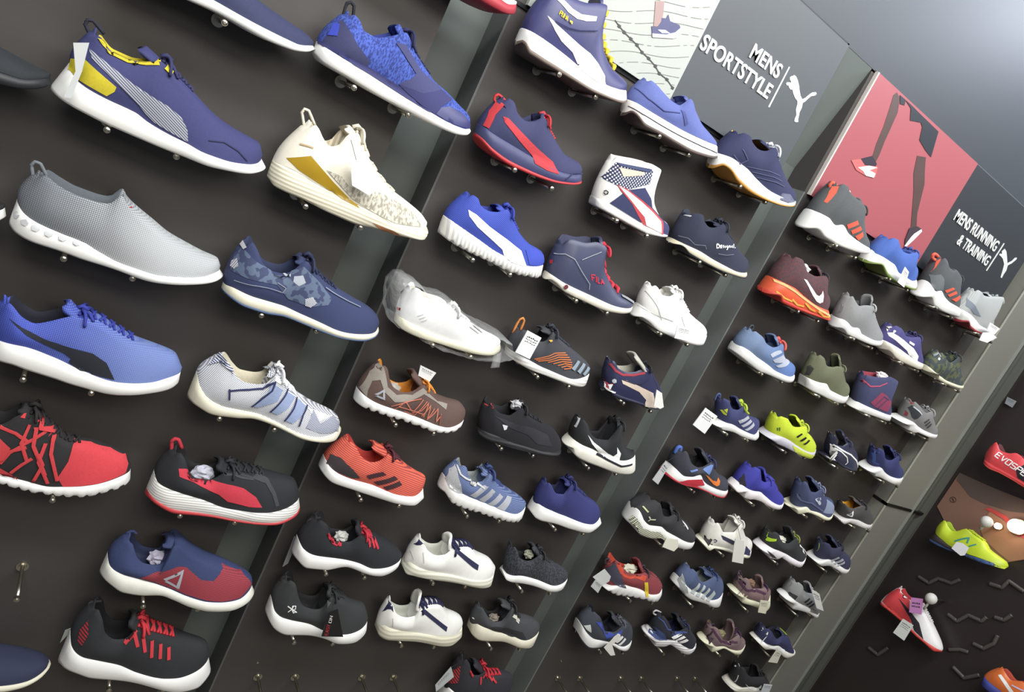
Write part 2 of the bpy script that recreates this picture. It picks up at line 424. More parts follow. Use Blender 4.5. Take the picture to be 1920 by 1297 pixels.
    if tg:
        bx = min(xthr + .07 * L, xle); b0 = Vector((bx, 0, down(bx, 0) - .003)); b1 = Vector((xthr + .01 * L, 0, tf(xthr) + .002)); b2 = Vector((tg[0], 0, tg[1]))
        vv = []; ff = []; na, nc = 8, 8
        for lay in (0, 1):
            for i in range(na + 1):
                t = i / na; c_ = b0 * (1 - t) ** 2 + b1 * (2 * t * (1 - t)) + b2 * t * t
                hw = (tw + .012 * t) * L * (1 if t < .8 else math.sqrt(max(0, 1 - ((t - .8) / .26) ** 2)))
                for j in range(nc + 1):
                    q = -1 + 2 * j / nc
                    vv.append((c_.x - .25 * hw * q * q - lay * .007, hw * q, c_.z - .30 * hw * q * q - lay * .004))
        nn = (na + 1) * (nc + 1)
        for lay in (0, 1):
            for i in range(na):
                for j in range(nc):
                    a_ = lay * nn + i * (nc + 1) + j; ff.append((a_, a_ + 1, a_ + nc + 2, a_ + nc + 1))
        edge = [i * (nc + 1) for i in range(na + 1)] + [na * (nc + 1) + j for j in range(nc + 1)] + [i * (nc + 1) + nc for i in range(na, -1, -1)]
        for a_, b_ in zip(edge, edge[1:]): ff.append((a_, b_, b_ + nn, a_ + nn))
        obj('tongue', vv, ff, tng or up, root)
    if lace:
        mb = MB(); e = .062 * L
        for i in range(nl):
            for sg in (-1, 1):
                xa = xthr + .015 * L + (xle - xthr) * i / nl; xb = xa + (xle - xthr) * .55 / nl; pts = []
                for j in range(9):
                    q = -1 + 2 * j / 8; x = xa + (xb - xa) * (q * sg + 1) / 2; y = q * e * (1 - .25 * i / nl)
                    pts.append((x - .2 * abs(q) * .02 * L, y, down(x, y) + lace_r * .8))
                mb.tube(pts, lace_r, 6)
        if bow:
            bx = xthr + .02 * L; bz = tf(bx) + .004
            for sg, sc in ((-1, 1.0), (1, .9)):
                lp = []
                for j in range(13):
                    t = j / 12; an = t * math.pi
                    lp.append((bx + .05 * L * math.sin(an) * .5 + .015 * L * t, sg * (.012 + .075 * L * math.sin(an)) * sc, bz + .022 * L * math.sin(2 * an) + .012 * L - .055 * L * math.sin(an) ** 2))
                mb.tube(lp, lace_r, 6)
                mb.tube([(bx, sg * .006, bz + .004), (bx + .04 * L, sg * .05 * L, down(bx + .04 * L, sg * .05 * L) + .006), (bx + .07 * L, sg * .085 * L, down(bx + .07 * L, sg * .085 * L) + .004)], lace_r, 6)
            mb.tube([(bx - .008, 0, bz + .002), (bx, 0, bz + .008), (bx + .01, 0, bz + .003)], lace_r * 1.6, 6)
        for (u, v) in (P(knots, r) if knots else []):
            x, z = fr.plane(u, v, 0)
            mb.tube([(x - .006, -.026, z - .010), (x, -.014, z - .001), (x, 0, z + .001), (x, .014, z - .001)], [.003, .0055, .0058, .004], 8)
        mb.build('laces', lace, root, smooth=True)
    if loop:
        pts = [fr.plane(u, v, 0) for u, v in P(loop, r or '0')]
        a_ = (xt(.0) + .002, tf(xt(0)) - .008); mb = MB()
        t1 = Vector((pts[0][0], 0, pts[0][1])); A0 = Vector((a_[0] - .004, 0, a_[1] - .01)); A1 = Vector((a_[0] + .012, 0, a_[1] + .002))
        mid_ = (A0 + A1) / 2; ax = (t1 - mid_); sd = Vector((ax.z, 0, -ax.x)).normalized() * .008
        path = [A0, mid_ - sd + ax * .5, mid_ - sd * .8 + ax * .85, t1, mid_ + sd * .8 + ax * .85, mid_ + sd + ax * .5, A1]
        q = []
        for i in range(len(path) - 1):
            for t in (0, .5): q.append(path[i].lerp(path[i + 1], t))
        q.append(path[-1])
        mb.tube(q, loopr, 6); mb.build('pull_loop', loopm or lace or up, root, smooth=True)
    SHOES.append((short, fr.o.x, fr.o.x + L, fr.o.z, side))
    root['_'] = 0; del root['_']
    return dict(root=root, fr=fr, L=L, tf=tf, mf=mf, xthr=xthr, short=short, down=down)

GLY = {'P': ['0,0 0,1 .8,1 .8,.5 0,.5'], 'U': ['0,1 0,0 .8,0 .8,1'], 'M': ['0,0 0,1 .45,.4 .9,1 .9,0'], 'A': ['0,0 .4,1 .8,0', '.15,.35 .65,.35'], 'E': ['.8,0 0,0 0,1 .8,1', '0,.5 .7,.5'], 'V': ['0,1 .4,0 .8,1'],
       'O': ['0,0 0,1 .8,1 .8,0 0,0'], 'S': ['0,0 .8,0 .8,.5 0,.5 0,1 .8,1'], 'D': ['0,0 0,1 .6,1 .8,.7 .8,.3 .6,0 0,0'], 'F': ['0,0 0,1 .8,1', '0,.5 .6,.5'], 'I': ['.4,0 .4,1'], 'L': ['0,1 0,0 .7,0'], 'Y': ['0,1 .4,.5 .8,1', '.4,.5 .4,0'], 'N': ['0,0 0,1 .8,0 .8,1'], 'B': ['0,0 0,1 .7,1 .7,.55 0,.55', '.7,.5 .8,0 0,0'], 'W': ['0,1 .2,0 .45,.7 .7,0 .9,1']}
def write(nm, m, r, word, o, rt, up, w):
    """lettering as raised strokes: o = lower left, rt = lower right, up = upper left corner of the word"""
    o, rt, up = [tuple(float(v) for v in a.split(',')) for a in (o, rt, up)]; n = len(word); out = []
    for i, ch in enumerate(word):
        for stk in GLY[ch]:
            pts = []
            for tok in stk.split():
                a, b = map(float, tok.split(',')); a = (i + a * .9) / n
                pts.append('%.1f,%.1f' % (o[0] + (rt[0] - o[0]) * a + (up[0] - o[0]) * b, o[1] + (rt[1] - o[1]) * a + (up[1] - o[1]) * b))
            out.append((nm, m, r + ' ' + ' '.join(pts), w))
    return out
def stuffing(S, label, col, a=.14, b=.3, lift=.0, group=None):
    """crumpled paper pushed into the opening of a shoe"""
    L = S['L']; x0, x1 = a * L, b * L; cx = (x0 + x1) / 2; bm = bmesh.new(); bmesh.ops.create_icosphere(bm, subdivisions=3, radius=1)
    zt = S['tf'](cx); hz = .05 * L
    for v in bm.verts:
        n_ = noise.noise(v.co * 2.3 + Vector((cx * 50, 0, 0))) * .35 + noise.noise(v.co * 6) * .18
        v.co *= 1 + n_
        v.co = Vector((v.co.x * (x1 - x0) / 2, v.co.y * .05 * L, v.co.z * hz))
    me = bpy.data.meshes.new('crumpled_paper'); bm.to_mesh(me); bm.free(); me.materials.append(mat(col, 'fabric', tuple(int(c * .8) for c in col), .4))
    o = bpy.data.objects.new('crumpled_paper', me); COL.objects.link(o); w = S['fr'].world()
    o.location = w + Vector((cx, 0, zt - hz * .5 + lift)); tag_(o, label, 'paper', group)
    return o

def price_tag(label, r, pts, depth, string=None, col=(236, 238, 238), lines=True, side='wall', group=None, name='price_tag', bars=None):
    q = [(on_y(u, v, depth) if side == 'wall' else on_x(u, v, depth)) for u, v in P(pts, r)]
    c = sum(q, Vector()) / len(q); root = empty(name, c); tag_(root, label, 'tag', group)
    nrm = Vector((0, .0009, 0)) if side == 'wall' else Vector((.0009, 0, 0))
    n = len(q); vv = [p - c - nrm for p in q] + [p - c + nrm for p in q]
    ff = [tuple(range(n)), tuple(range(2 * n - 1, n - 1, -1))] + [(i, (i + 1) % n, (i + 1) % n + n, i + n) for i in range(n)]
    obj('card', vv, ff, mat(col, 'leather', tuple(int(v * .93) for v in col)), root, smooth=False)
    if lines and n == 4:
        mb = MB(); A, B_, C_, D_ = [p - c for p in q]
        rnd = random.Random(len(label) * 7 + int(c.x * 1000))
        for (v0, hh) in (bars or ((.18, .05), (.30, .03), (.40, .03))):
            u = .15
            while u < .8:
                du = rnd.uniform(.04, .11); pt = lambda a_, b_: A.lerp(B_, a_).lerp(D_.lerp(C_, a_), b_) - nrm * 1.4
                jit = rnd.uniform(-.02, .02)
                mb.add([pt(u, v0 + jit), pt(min(.88, u + du), v0 + jit + .01), pt(min(.88, u + du), v0 + hh + jit), pt(u, v0 + hh + jit * .5)], [(0, 1, 2, 3)]); u += du + rnd.uniform(.02, .05)
        mb.build('print', mat((60, 60, 66), 'leather'), root)
    if string:
        mb = MB(); s = P(string, r); a_ = [(on_y(u, v, depth + .004 * i) if side == 'wall' else on_x(u, v, depth + .004 * i)) - c for i, (u, v) in enumerate(s)]
        mb.tube(a_, .0006, 5); mb.build('string', mat((40, 40, 45)), root)
    return root

# ================================================================== THE SETTING
def st(name, boxes, m):
    mb = MB()
    for a, b in boxes: mb.box(a, b)
    return tag_(mb.build(name, m), kind='structure')
M_PANEL = mat((74, 70, 67), 'suede', (67, 63, 60), .12, rough=.55)
M_GAP = mat((98, 106, 102), 'leather', (92, 100, 97), .2, rough=.6)
M_COLM = mat((128, 127, 117), 'leather', (120, 120, 112), .15, rough=.6)
M_DARK = mat((18, 18, 20), 'leather')
st('wall_back', [((-1.5, .075, 0), (3.6, .14, 3.4))], M_GAP)
st('wall_bay_left', [((-1.4, 0, 0), (.508, .075, 2.42))], M_PANEL)
st('wall_bay_middle', [((.634, 0, 0), (1.528, .075, 2.42))], M_PANEL)
st('wall_bay_right', [((1.66, 0, 0), (2.887, .075, 2.42))], M_PANEL)
st('wall_bulkhead', [((-1.4, .003, 2.427), (3.45, .075, 3.4))], mat((64, 69, 75), 'leather', (60, 65, 71), .1, rough=.5))
xc = on_y(1753, 889, -.06).x
mb = MB(); mb.add([(1.528, .075, 2.12), (1.66, .075, 2.12), (1.66, .003, 2.43), (1.528, .003, 2.43), (1.528, .08, 2.43), (1.66, .08, 2.43)], [(0, 1, 2, 3), (0, 3, 4), (1, 5, 2), (3, 2, 5, 4), (0, 4, 5, 1)])
tag_(mb.build('trim_7', M_GAP), kind='structure')
st('trim_8', [((.62, -.004, 2.424), (1.531, .004, 2.430)), ((1.524, -.004, 2.06), (1.531, .004, 2.430)), ((.62, -.004, 2.058), (1.531, .004, 2.066))], M_DARK)
st('trim_9', [((1.673, -.003, 2.4255), (2.887, .004, 2.4285))], mat((96, 104, 104), 'leather'))
st('wall_column', [((2.887, -.06, 0), (xc, .075, 1.250)), ((2.887, -.06, 1.262), (xc, .075, 3.4)), ((2.892, -.05, 1.25), (xc - .005, .07, 1.262))], M_COLM)
st('trim_10', [((2.884, -.0635, 1.251), (3.205, -.040, 1.261)), ((2.884, -.0635, 1.251), (2.8885, 0, 1.261))], M_DARK)
st('trim_1', [((xc, -.066, 0), (xc + .010, .075, 3.4))], mat((140, 146, 138), 'leather', (130, 136, 130)))
st('trim_2', [((xc + .010, -.045, 0), (3.20, .075, 3.4))], mat((82, 84, 78), 'leather', (70, 72, 68), .2))
st('trim_3', [((3.13, -.058, 0), (3.142, -.045, 3.4)), ((3.188, -.066, 0), (3.21, -.045, 3.4))], mat((96, 98, 90), 'leather', (88, 90, 84)))
st('trim_4', [((1.655, -.004, 0), (1.6605, .075, 2.065))], mat((120, 126, 124), 'leather'))
st('trim_5', [((.630, -.003, 0), (.6345, .075, 2.05))], mat((96, 98, 98), 'leather'))
st('trim_6', [((2.884, -.0625, 0), (2.889, -.058, 1.25)), ((2.884, -.0625, 1.262), (2.889, -.058, 3.4))], mat((176, 178, 160), 'leather'))
st('wall_right', [((3.21, -1.6, 0), (3.3, .075, 3.4))], mat((50, 42, 40), 'leather', (38, 32, 32), .05, rough=.35))
st('ceiling', [((-1.5, -3.2, 3.4), (3.6, .14, 3.5))], mat((150, 154, 160), 'leather'))
st('floor', [((-1.5, -3.2, -.1), (3.6, .14, 0))], mat((120, 112, 100), 'leather'))

# ------------------------------------------------------------------ header signs
def wpoly(name, m, r, pts, root, plane, th, y_off):
    q = [on_y(u, v, plane) for u, v in P(pts, r)]; mb = MB(); c = root.location
    mb.poly([(p.x - c.x, p.z - c.z) for p in q], -y_off, -y_off - th)
    return mb.build(name, m, root)
def text_fit(s, r, tl, tr, bl, br, root, plane, m, y_off):
    q = [on_y(*P(a, r)[0], plane) for a in (tl, tr, bl, br)]
    x0 = (q[0].x + q[2].x) / 2; x1 = (q[1].x + q[3].x) / 2; z1 = (q[0].z + q[1].z) / 2; z0 = (q[2].z + q[3].z) / 2
    cu = bpy.data.curves.new('lettering', 'FONT'); cu.body = s; cu.offset = .02; cu.extrude = .01; cu.space_character = 1.02
    to = bpy.data.objects.new('lettering', cu); COL.objects.link(to); bpy.context.view_layer.update()
    me = bpy.data.meshes.new_from_object(to); COL.objects.unlink(to); bpy.data.objects.remove(to)
    xs = [v.co.x for v in me.vertices]; ys = [v.co.y for v in me.vertices]; c = root.location
    a0, a1, b0, b1 = min(xs), max(xs), min(ys), max(ys)
    for v in me.vertices:
        v.co = Vector((x0 + (v.co.x - a0) / (a1 - a0) * (x1 - x0) - c.x, -y_off - .0012 + (-.001 if v.co.z > 0 else .001), z0 + (v.co.y - b0) / (b1 - b0) * (z1 - z0) - c.z))
    me.materials.clear(); me.materials.append(m)
    o = bpy.data.objects.new('lettering', me); COL.objects.link(o); o.parent = root
    return o
WHT = mat((240, 242, 240), 'leather', (236, 238, 236), rough=.6)
h2 = empty('header_sign', (1.09, 0, 2.245)); tag_(h2, 'wide dark header sign reading MENS SPORTSTYLE with pavement photo', 'sign')
mb = MB(); mb.box((1.084 - 1.09, -.012, -.178), (1.524 - 1.09, -.0005, .178)); mb.build('sign_board', mat((82, 87, 92), 'leather', (78, 82, 88), .1, rough=.5), h2)
mb = MB(); mb.box((.655 - 1.09, -.012, -.178), (1.084 - 1.09, -.0005, .178)); mb.build('photo_panel', mat((178, 184, 176), 'leather', (168, 174, 166), .2), h2)
def seg(mb, p, q, w, root, y):
    c = root.location; a = Vector((p[0] - c.x, p[1] - c.z)); b = Vector((q[0] - c.x, q[1] - c.z)); t = (b - a)
    if t.length < 1e-6: return
    t.normalize(); n = Vector((-t.y, t.x)) * w / 2
    mb.add([(a.x - n.x, y, a.y - n.y), (b.x - n.x, y, b.y - n.y), (b.x + n.x, y, b.y + n.y), (a.x + n.x, y, a.y + n.y)], [(0, 1, 2, 3)])
mb = MB(); rnd = random.Random(3)
d0 = on_y(1120, 90, 0); d1 = on_y(1300, 95, 0); dv = Vector((d1.x - d0.x, d1.z - d0.z)).normalized(); pv = Vector((-dv.y, dv.x))
def inside(x, z): return .66 < x < 1.08 and 2.072 < z < 2.418
for k in range(-16, 26):
    base = Vector((.66, 2.09)) + pv * (k * .0215)
    prev = None
    for i in range(70):
        t = i * .01; p = base + dv * t + pv * (.004 * math.sin(t * 28 + k) + .004 * math.sin(t * 9))
        cur = (p.x, p.y) if inside(p.x, p.y) else None
        if prev and cur and rnd.random() > .12: seg(mb, prev, cur, .0011, h2, -.0127)
        prev = cur
mb.build('paving_lines', mat((128, 132, 126), 'leather'), h2)
mb = MB(); pr = None
for (u, v) in P('R 1020,180 1060,235 1105,290 1165,350 1220,405 1265,470 1325,525 1385,595 1420,660 1490,715 1540,790'):
    p = on_y(u, v, -.012); cur = (p.x, p.z)
    if pr and inside(*pr) and inside(*cur): seg(mb, pr, cur, .0025, h2, -.0129); mb.box((cur[0] - 1.09 - .004, -.0133, cur[1] - 2.245 - .003), (cur[0] - 1.09 + .004, -.0124, cur[1] - 2.245 + .003))
    pr = cur
mb.build('paving_joint', mat((70, 74, 72), 'leather'), h2)
wpoly('printed_leg', mat((172, 140, 138), 'leather'), 'R', '1385,10 1465,10 1455,120 1440,200 1400,240 1368,235 1375,150', h2, -.012, .0006, .0128)
wpoly('printed_shoe', mat((86, 88, 140), 'leather'), 'R', '1350,235 1400,245 1435,195 1440,160 1480,165 1500,130 1515,190 1600,225 1610,260 1570,330 1355,335', h2, -.012, .0008, .0130)
wpoly('printed_shoe', mat((206, 212, 232), 'leather'), 'R', '1352,300 1480,310 1560,290 1608,250 1612,265 1575,335 1540,345 1355,335', h2, -.012, .0008, .0138)
wpoly('printed_shoe', mat((190, 196, 222), 'leather'), 'R', '1400,265 1470,268 1515,300 1440,298', h2, -.012, .0008, .0138)
wpoly('lettering', WHT, 't', '1290,550 1302,556 1052,1046 1038,1038', h2, -.012, .001, .012)
text_fit('SPORTSTYLE', 't', '265,150', '1100,765', '195,330', '1025,955', h2, -.012, WHT, .0125)
text_fit('MENS', 't', '875,262', '1225,540', '800,440', '1135,700', h2, -.012, WHT, .0125)
CAT_S = '485,305 520,330 550,400 575,500 585,600 605,700 640,760 700,730 780,660 830,630 890,625 905,650 880,685 800,700 740,750 690,800 645,825 625,920 585,1000 575,1060 560,1130 560,1180 520,1185 490,1170 495,1130 525,1060 520,950 545,850 545,790 500,730 465,640 455,580 420,575 390,540 380,500 345,495 335,465 355,440 400,440 420,455 435,430 405,390 405,350 440,325 470,320'
wpoly('emblem', WHT, 's', CAT_S, h2, -.012, .001, .012)
h3 = empty('header_sign', (2.27, 0, 2.245)); tag_(h3, 'dark header sign reading MENS RUNNING & TRAINING beside a red runner photo', 'sign')
mb = MB(); mb.box((2.295 - 2.27, -.010, -.178), (2.872 - 2.27, -.0005, .178)); mb.build('sign_board', mat((52, 57, 62), 'leather', (48, 53, 58), .1, rough=.5), h3)
mb = MB(); mb.box((1.678 - 2.27, -.011, -.18), (2.295 - 2.27, -.0005, .18)); mb.build('photo_panel', mat((176, 84, 92), 'leather', (166, 78, 86), .05), h3)
mb = MB(); mb.box((1.673 - 2.27, -.0125, -.18), (1.678 - 2.27, -.0005, .18)); mb.build('panel_edge', mat((214, 205, 196), 'leather'), h3)
PI_ = 0
SK = mat((88, 66, 62), 'leather', (120, 96, 88), .3)
for nm, m, pp in [('printed_leg', SK, '525,160 545,200 530,300 490,390 440,500 400,600 370,655 350,620 380,520 430,400 470,280 500,180'),
                  ('printed_leg', SK, '665,600 725,610 718,700 715,800 690,900 665,1000 660,1090 620,1100 630,980 640,850 640,720'),
                  ('printed_shorts', mat((44, 50, 58), 'leather'), '545,178 620,244 700,324 812,432 760,610 720,560 680,490 700,400 690,370 615,355 620,270 585,215 575,250 545,240'),
                  ('printed_shoe', mat((222, 100, 100), 'leather'), '205,630 270,622 345,640 390,680 370,750 300,735 240,700'),
                  ('printed_shoe', mat((60, 52, 66), 'leather'), '270,620 350,600 382,655 375,672 300,665'),
                  ('printed_shoe', mat((236, 222, 222), 'leather'), '250,680 330,668 385,682 330,700 372,722 360,752 305,738 285,705'),
                  ('printed_shoe', mat((72, 60, 70), 'leather'), '610,1100 660,1088 692,1108 640,1170 575,1235 578,1180'),
                  ('printed_shoe', mat((232, 222, 220), 'leather'), '690,1108 694,1125 640,1180 580,1235 572,1225 620,1160 640,1140')]:
    wpoly(nm, m, 'v', pp, h3, -.011, .0004, .0112 + .0004 * PI_); PI_ += 1
GRY = mat((205, 208, 202), 'leather', (196, 200, 194))
text_fit('MENS RUNNING', 'u', '270,230', '825,665', '185,372', '745,810', h3, -.010, GRY, .0105)
text_fit('& TRAINING', 'u', '305,562', '705,868', '222,705', '638,995', h3, -.010, GRY, .0105)
wpoly('lettering', GRY, 'u', '876,688 888,694 648,1066 636,1058', h3, -.010, .001, .0102)
wpoly('emblem', GRY, 'u', '890,765 912,800 920,880 925,960 985,930 1030,885 1055,885 1045,910 985,960 930,990 910,1060 875,1110 850,1160 832,1150 850,1090 870,1020 880,970 862,900 840,870 815,850 820,830 850,835 850,800', h3, -.010, .001, .0102)

# ------------------------------------------------------------------ the return wall at the right: poster, lamp reflections as glowing balls, wavy strips
def xpts(r, s, x): return [on_x(u, v, x) for u, v in P(s, r)]
def xpoly(name, m, r, s, root, x, th):
    q = xpts(r, s, x); c = root.location; n = len(q)
    vs, es, fs = delaunay_2d_cdt([Vector((p.y - c.y, p.z - c.z)) for p in q], [], [list(range(n))], 1, 1e-7)[:3]
    m_ = len(vs); vv = [(x - c.x, v.x, v.y) for v in vs] + [(x - c.x - th, v.x, v.y) for v in vs]
    ff = [tuple(f) for f in fs] + [tuple(i + m_ for i in f) for f in fs] + [(i, (i + 1) % n, (i + 1) % n + m_, i + m_) for i in range(n)]
    return obj(name, vv, ff, m, root, smooth=False)
c0 = on_x(1850, 960, 3.2)
po = empty('wall_poster', (3.2, c0.y, c0.z)); tag_(po, 'bronze brown football poster on the dark return wall behind yellow boot', 'poster')
xpoly('poster_sheet', mat((140, 102, 86), 'leather', (112, 84, 72), .06, rough=.3), 'N', '1395,245 1650,360 2100,540 2050,830 1900,960 1750,985 1560,900 1300,700 1210,520', po, 3.2085, .002)
xpoly('poster_print', mat((168, 116, 84), 'leather', (200, 150, 100), .2, rough=.3), 'N', '1640,560 1760,640 2050,760 1960,950 1800,970 1700,890 1590,790 1560,690', po, 3.2060, .001)
xpoly('poster_print', mat((96, 80, 74), 'leather', rough=.3), 'N', '1395,245 1650,360 2100,540 2100,600 1800,560 1600,500 1480,440 1370,300', po, 3.2060, .001)
xpoly('poster_print', mat((196, 72, 70), 'leather', rough=.3), 'N', '1600,540 1750,620 1860,760 2050,830 2050,800 1870,720 1780,600 1640,530', po, 3.2045, .001)
mb = MB(); q = xpts('N', '1340,465', 3.2055)[0]
mb.tube([(3.2055 - po.location.x, q.y - po.location.y + .011 * math.cos(a), q.z - po.location.z + .011 * math.sin(a)) for a in [k * math.pi / 8 for k in range(16)]], .0012, 5, True)
mb.tube([(3.2055 - po.location.x, q.y - po.location.y - .006, q.z - po.location.z - .004), (3.2055 - po.location.x, q.y - po.location.y + .006, q.z - po.location.z + .004)], .002, 5)
mb.build('crest', mat((58, 40, 38), 'leather'), po)
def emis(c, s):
    m = bpy.data.materials.new('reflection_glow'); m.use_nodes = True; b = m.node_tree.nodes['Principled BSDF']
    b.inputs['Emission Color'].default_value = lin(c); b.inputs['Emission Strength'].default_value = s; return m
q = on_x(1904, 986, 3.17); lp = empty('lamp_reflection', (3.2, q.y, q.z)); tag_(lp, 'small round lamp reflection modelled as a glowing ball before the bronze poster', 'reflection')  # reflected flare on the poster, added as an emissive ball; no real lamp
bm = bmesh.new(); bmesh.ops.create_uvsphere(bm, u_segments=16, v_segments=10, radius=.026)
me = bpy.data.meshes.new('reflection_ball'); bm.to_mesh(me); bm.free(); me.materials.append(emis((255, 236, 200), 14)); o = bpy.data.objects.new('reflection_ball', me); COL.objects.link(o); o.parent = lp; o.location = (-.03, 0, 0)
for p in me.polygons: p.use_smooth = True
mb = MB(); mb.tube([(0.004, 0, 0), (-.010, 0, 0)], .03, 20); mb.build('reflection_base', mat((190, 170, 140), 'metal'), lp)
q = on_x(1868, 985, 3.17); lp2 = empty('lamp_reflection', (3.2, q.y, q.z)); tag_(lp2, 'smaller pale reflection, also a glowing ball, left of the bright round one', 'reflection')  # second spot of the reflected flare, again an added emissive ball
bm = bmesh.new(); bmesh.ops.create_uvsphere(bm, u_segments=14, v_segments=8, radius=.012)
me = bpy.data.meshes.new('reflection_ball'); bm.to_mesh(me); bm.free(); me.materials.append(emis((255, 236, 210), 5)); o = bpy.data.objects.new('reflection_ball', me); COL.objects.link(o); o.parent = lp2; o.location = (-.018, 0, 0)
mb = MB(); mb.tube([(0.004, 0, 0), (-.008, 0, 0)], .013, 14); mb.build('reflection_base', mat((190, 170, 140), 'metal'), lp2)
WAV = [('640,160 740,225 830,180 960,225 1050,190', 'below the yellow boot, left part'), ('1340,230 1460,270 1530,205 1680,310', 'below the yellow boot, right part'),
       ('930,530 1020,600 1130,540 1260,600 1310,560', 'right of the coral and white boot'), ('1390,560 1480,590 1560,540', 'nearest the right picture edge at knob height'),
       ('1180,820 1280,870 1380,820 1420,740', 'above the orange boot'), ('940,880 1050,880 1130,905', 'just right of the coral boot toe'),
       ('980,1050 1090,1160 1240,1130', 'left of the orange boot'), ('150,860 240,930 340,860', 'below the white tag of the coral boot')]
for s, w in WAV:
    q = xpts('Q', s, 3.205); c = q[0]; root = None; pts = []
    for i in range(len(q) - 1):
        for t in range(6): pts.append(q[i].lerp(q[i + 1], 3 * (t / 6) ** 2 - 2 * (t / 6) ** 3) * 1)
    pts.append(q[-1]); pts = [Vector((3.205, p.y, p.z)) - c for p in pts]
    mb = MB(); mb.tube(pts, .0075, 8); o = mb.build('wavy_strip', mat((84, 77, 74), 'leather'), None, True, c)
    tag_(o, 'dim grey wavy strip on dark return wall ' + w, 'strip')

# ================================================================== THE SHOES
f_ = lambda c, c2=None, s=1.0: mat(c, 'fabric', c2, s)
le_ = lambda c: mat(c, 'leather')
su_ = lambda c: mat(c, 'suede')
WS = mat((236, 236, 232), 'foam', (224, 224, 220)); CS = mat((226, 222, 196), 'foam', (214, 208, 180)); BS = mat((34, 34, 38), 'rubber')
RIBS = mat((238, 238, 234), 'rib', (196, 196, 192), 1.1, 90); CRIB = mat((230, 228, 206), 'rib', (186, 184, 160), 1.0, 90)
WHITE = le_((240, 240, 238)); BLK = le_((32, 32, 36)); NAVY = (44, 48, 92); SIL = le_((176, 180, 190))
BKF = f_((38, 38, 42)); NVF = f_((40, 44, 84)); WL = f_((225, 222, 210))
LIME = (206, 226, 16)
B1 = 'in the left bay'; B2 = 'in the middle bay'; B3 = 'in the right bay'
g1, g2, g3 = 'shoes on pegs in the left bay', 'shoes on pegs in the middle bay', 'shoes on pegs in the right bay'
st1 = lambda *q: [('side_stripe', m, p) for m, p in q]

# ---- left bay
toe1 = on_y(599, 68, YC)
shoe('plain navy shoe with thin white sole', 'cut off by the top edge, left bay', None, (toe1.x - .335, CAM.z + .022 * K_ + PEG_R, .335), .75, .95, f_((50, 58, 104)), WS, NVF, group=g1)
t2 = on_y(112, 112, YC)
shoe('black shoe toe', 'cut off by the left edge, beside the navy and yellow shoe', None, (t2.x - .335, CAM.z - .298 * K_ + PEG_R, .335), .9, .95, f_((40, 46, 52), (30, 34, 40)), mat((38, 42, 46), 'rubber'), BKF, group=g1)
t3 = on_y(22, 372, YC)
shoe('black shoe with white toe rim', 'cut off at the left edge, before the grey slip-on', None, (t3.x - .335, CAM.z - .613 * K_ + PEG_R, .335), 1.0, .95, BKF, WS, BKF, group=g1)
t4 = on_y(966, 18, YC)
shoe('white shoe on red sole', 'cut off by the top edge beside the navy high-top', None, (t4.x - .34, CAM.z + .345 * K_ + PEG_R, .34), 1.0, .95, f_((210, 212, 214)), mat((186, 52, 66), 'rubber'), BKF, group=g1)
t5 = on_y(104, 1222, YC)
shoe('dark navy shoe with cream sole', 'cut off at the bottom left corner', None, (t5.x - .335, CAM.z - 1.89 * K_ + PEG_R, .335), .7, .98, f_((44, 52, 88), (38, 44, 76)), CS, NVF, mat((50, 56, 90)), tongue=True, group=g1)

shoe('navy running shoe with yellow lining and yellow heel', B1, 'A',
     '282,480 360,560 480,630 600,690 760,760 900,820 1050,880 1150,920 1280,952 1400,968 1480,948 1516,890',
     '385,352 445,452 600,545 760,620 840,680 950,745 1060,800 1150,850 1260,890 1380,915 1450,915 1495,868',
     '540,140 580,225 640,290 730,330 830,340|905,330 960,370 1060,470 1130,550 1200,625 1280,690 1380,750 1460,795 1490,850',
     f_((58, 62, 128)), WS, mat((225, 205, 10)), mat((50, 52, 110)), '830,250', 5, .55, None, '492,112',
     [('heel_panel', mat((228, 210, 8)), '400,330 480,335 655,490 645,515 600,540 445,450 385,390'),
      ('side_stripe', mat((178, 182, 190), 'stripe', (84, 88, 120), .75, 62), '500,270 560,320 640,385 740,465 860,545 950,600 1020,660 1055,730 1058,800 960,745 870,690 820,640 780,590 680,490 600,410 520,330'),
      ('toe_seam', mat((44, 48, 100)), '1175,790 1260,800 1340,850 1390,905', '.0022'),
      ('collar_edge', mat((225, 205, 10)), '572,205 594,250 640,298 720,338 820,352 895,352', '.008'), ('lace_loops', mat((228, 210, 8)), '905,300 935,325', '.006'), ('lace_loops', mat((228, 210, 8)), '930,378 965,415', '.006')],
     group=g1, loopm=mat((38, 40, 60)))
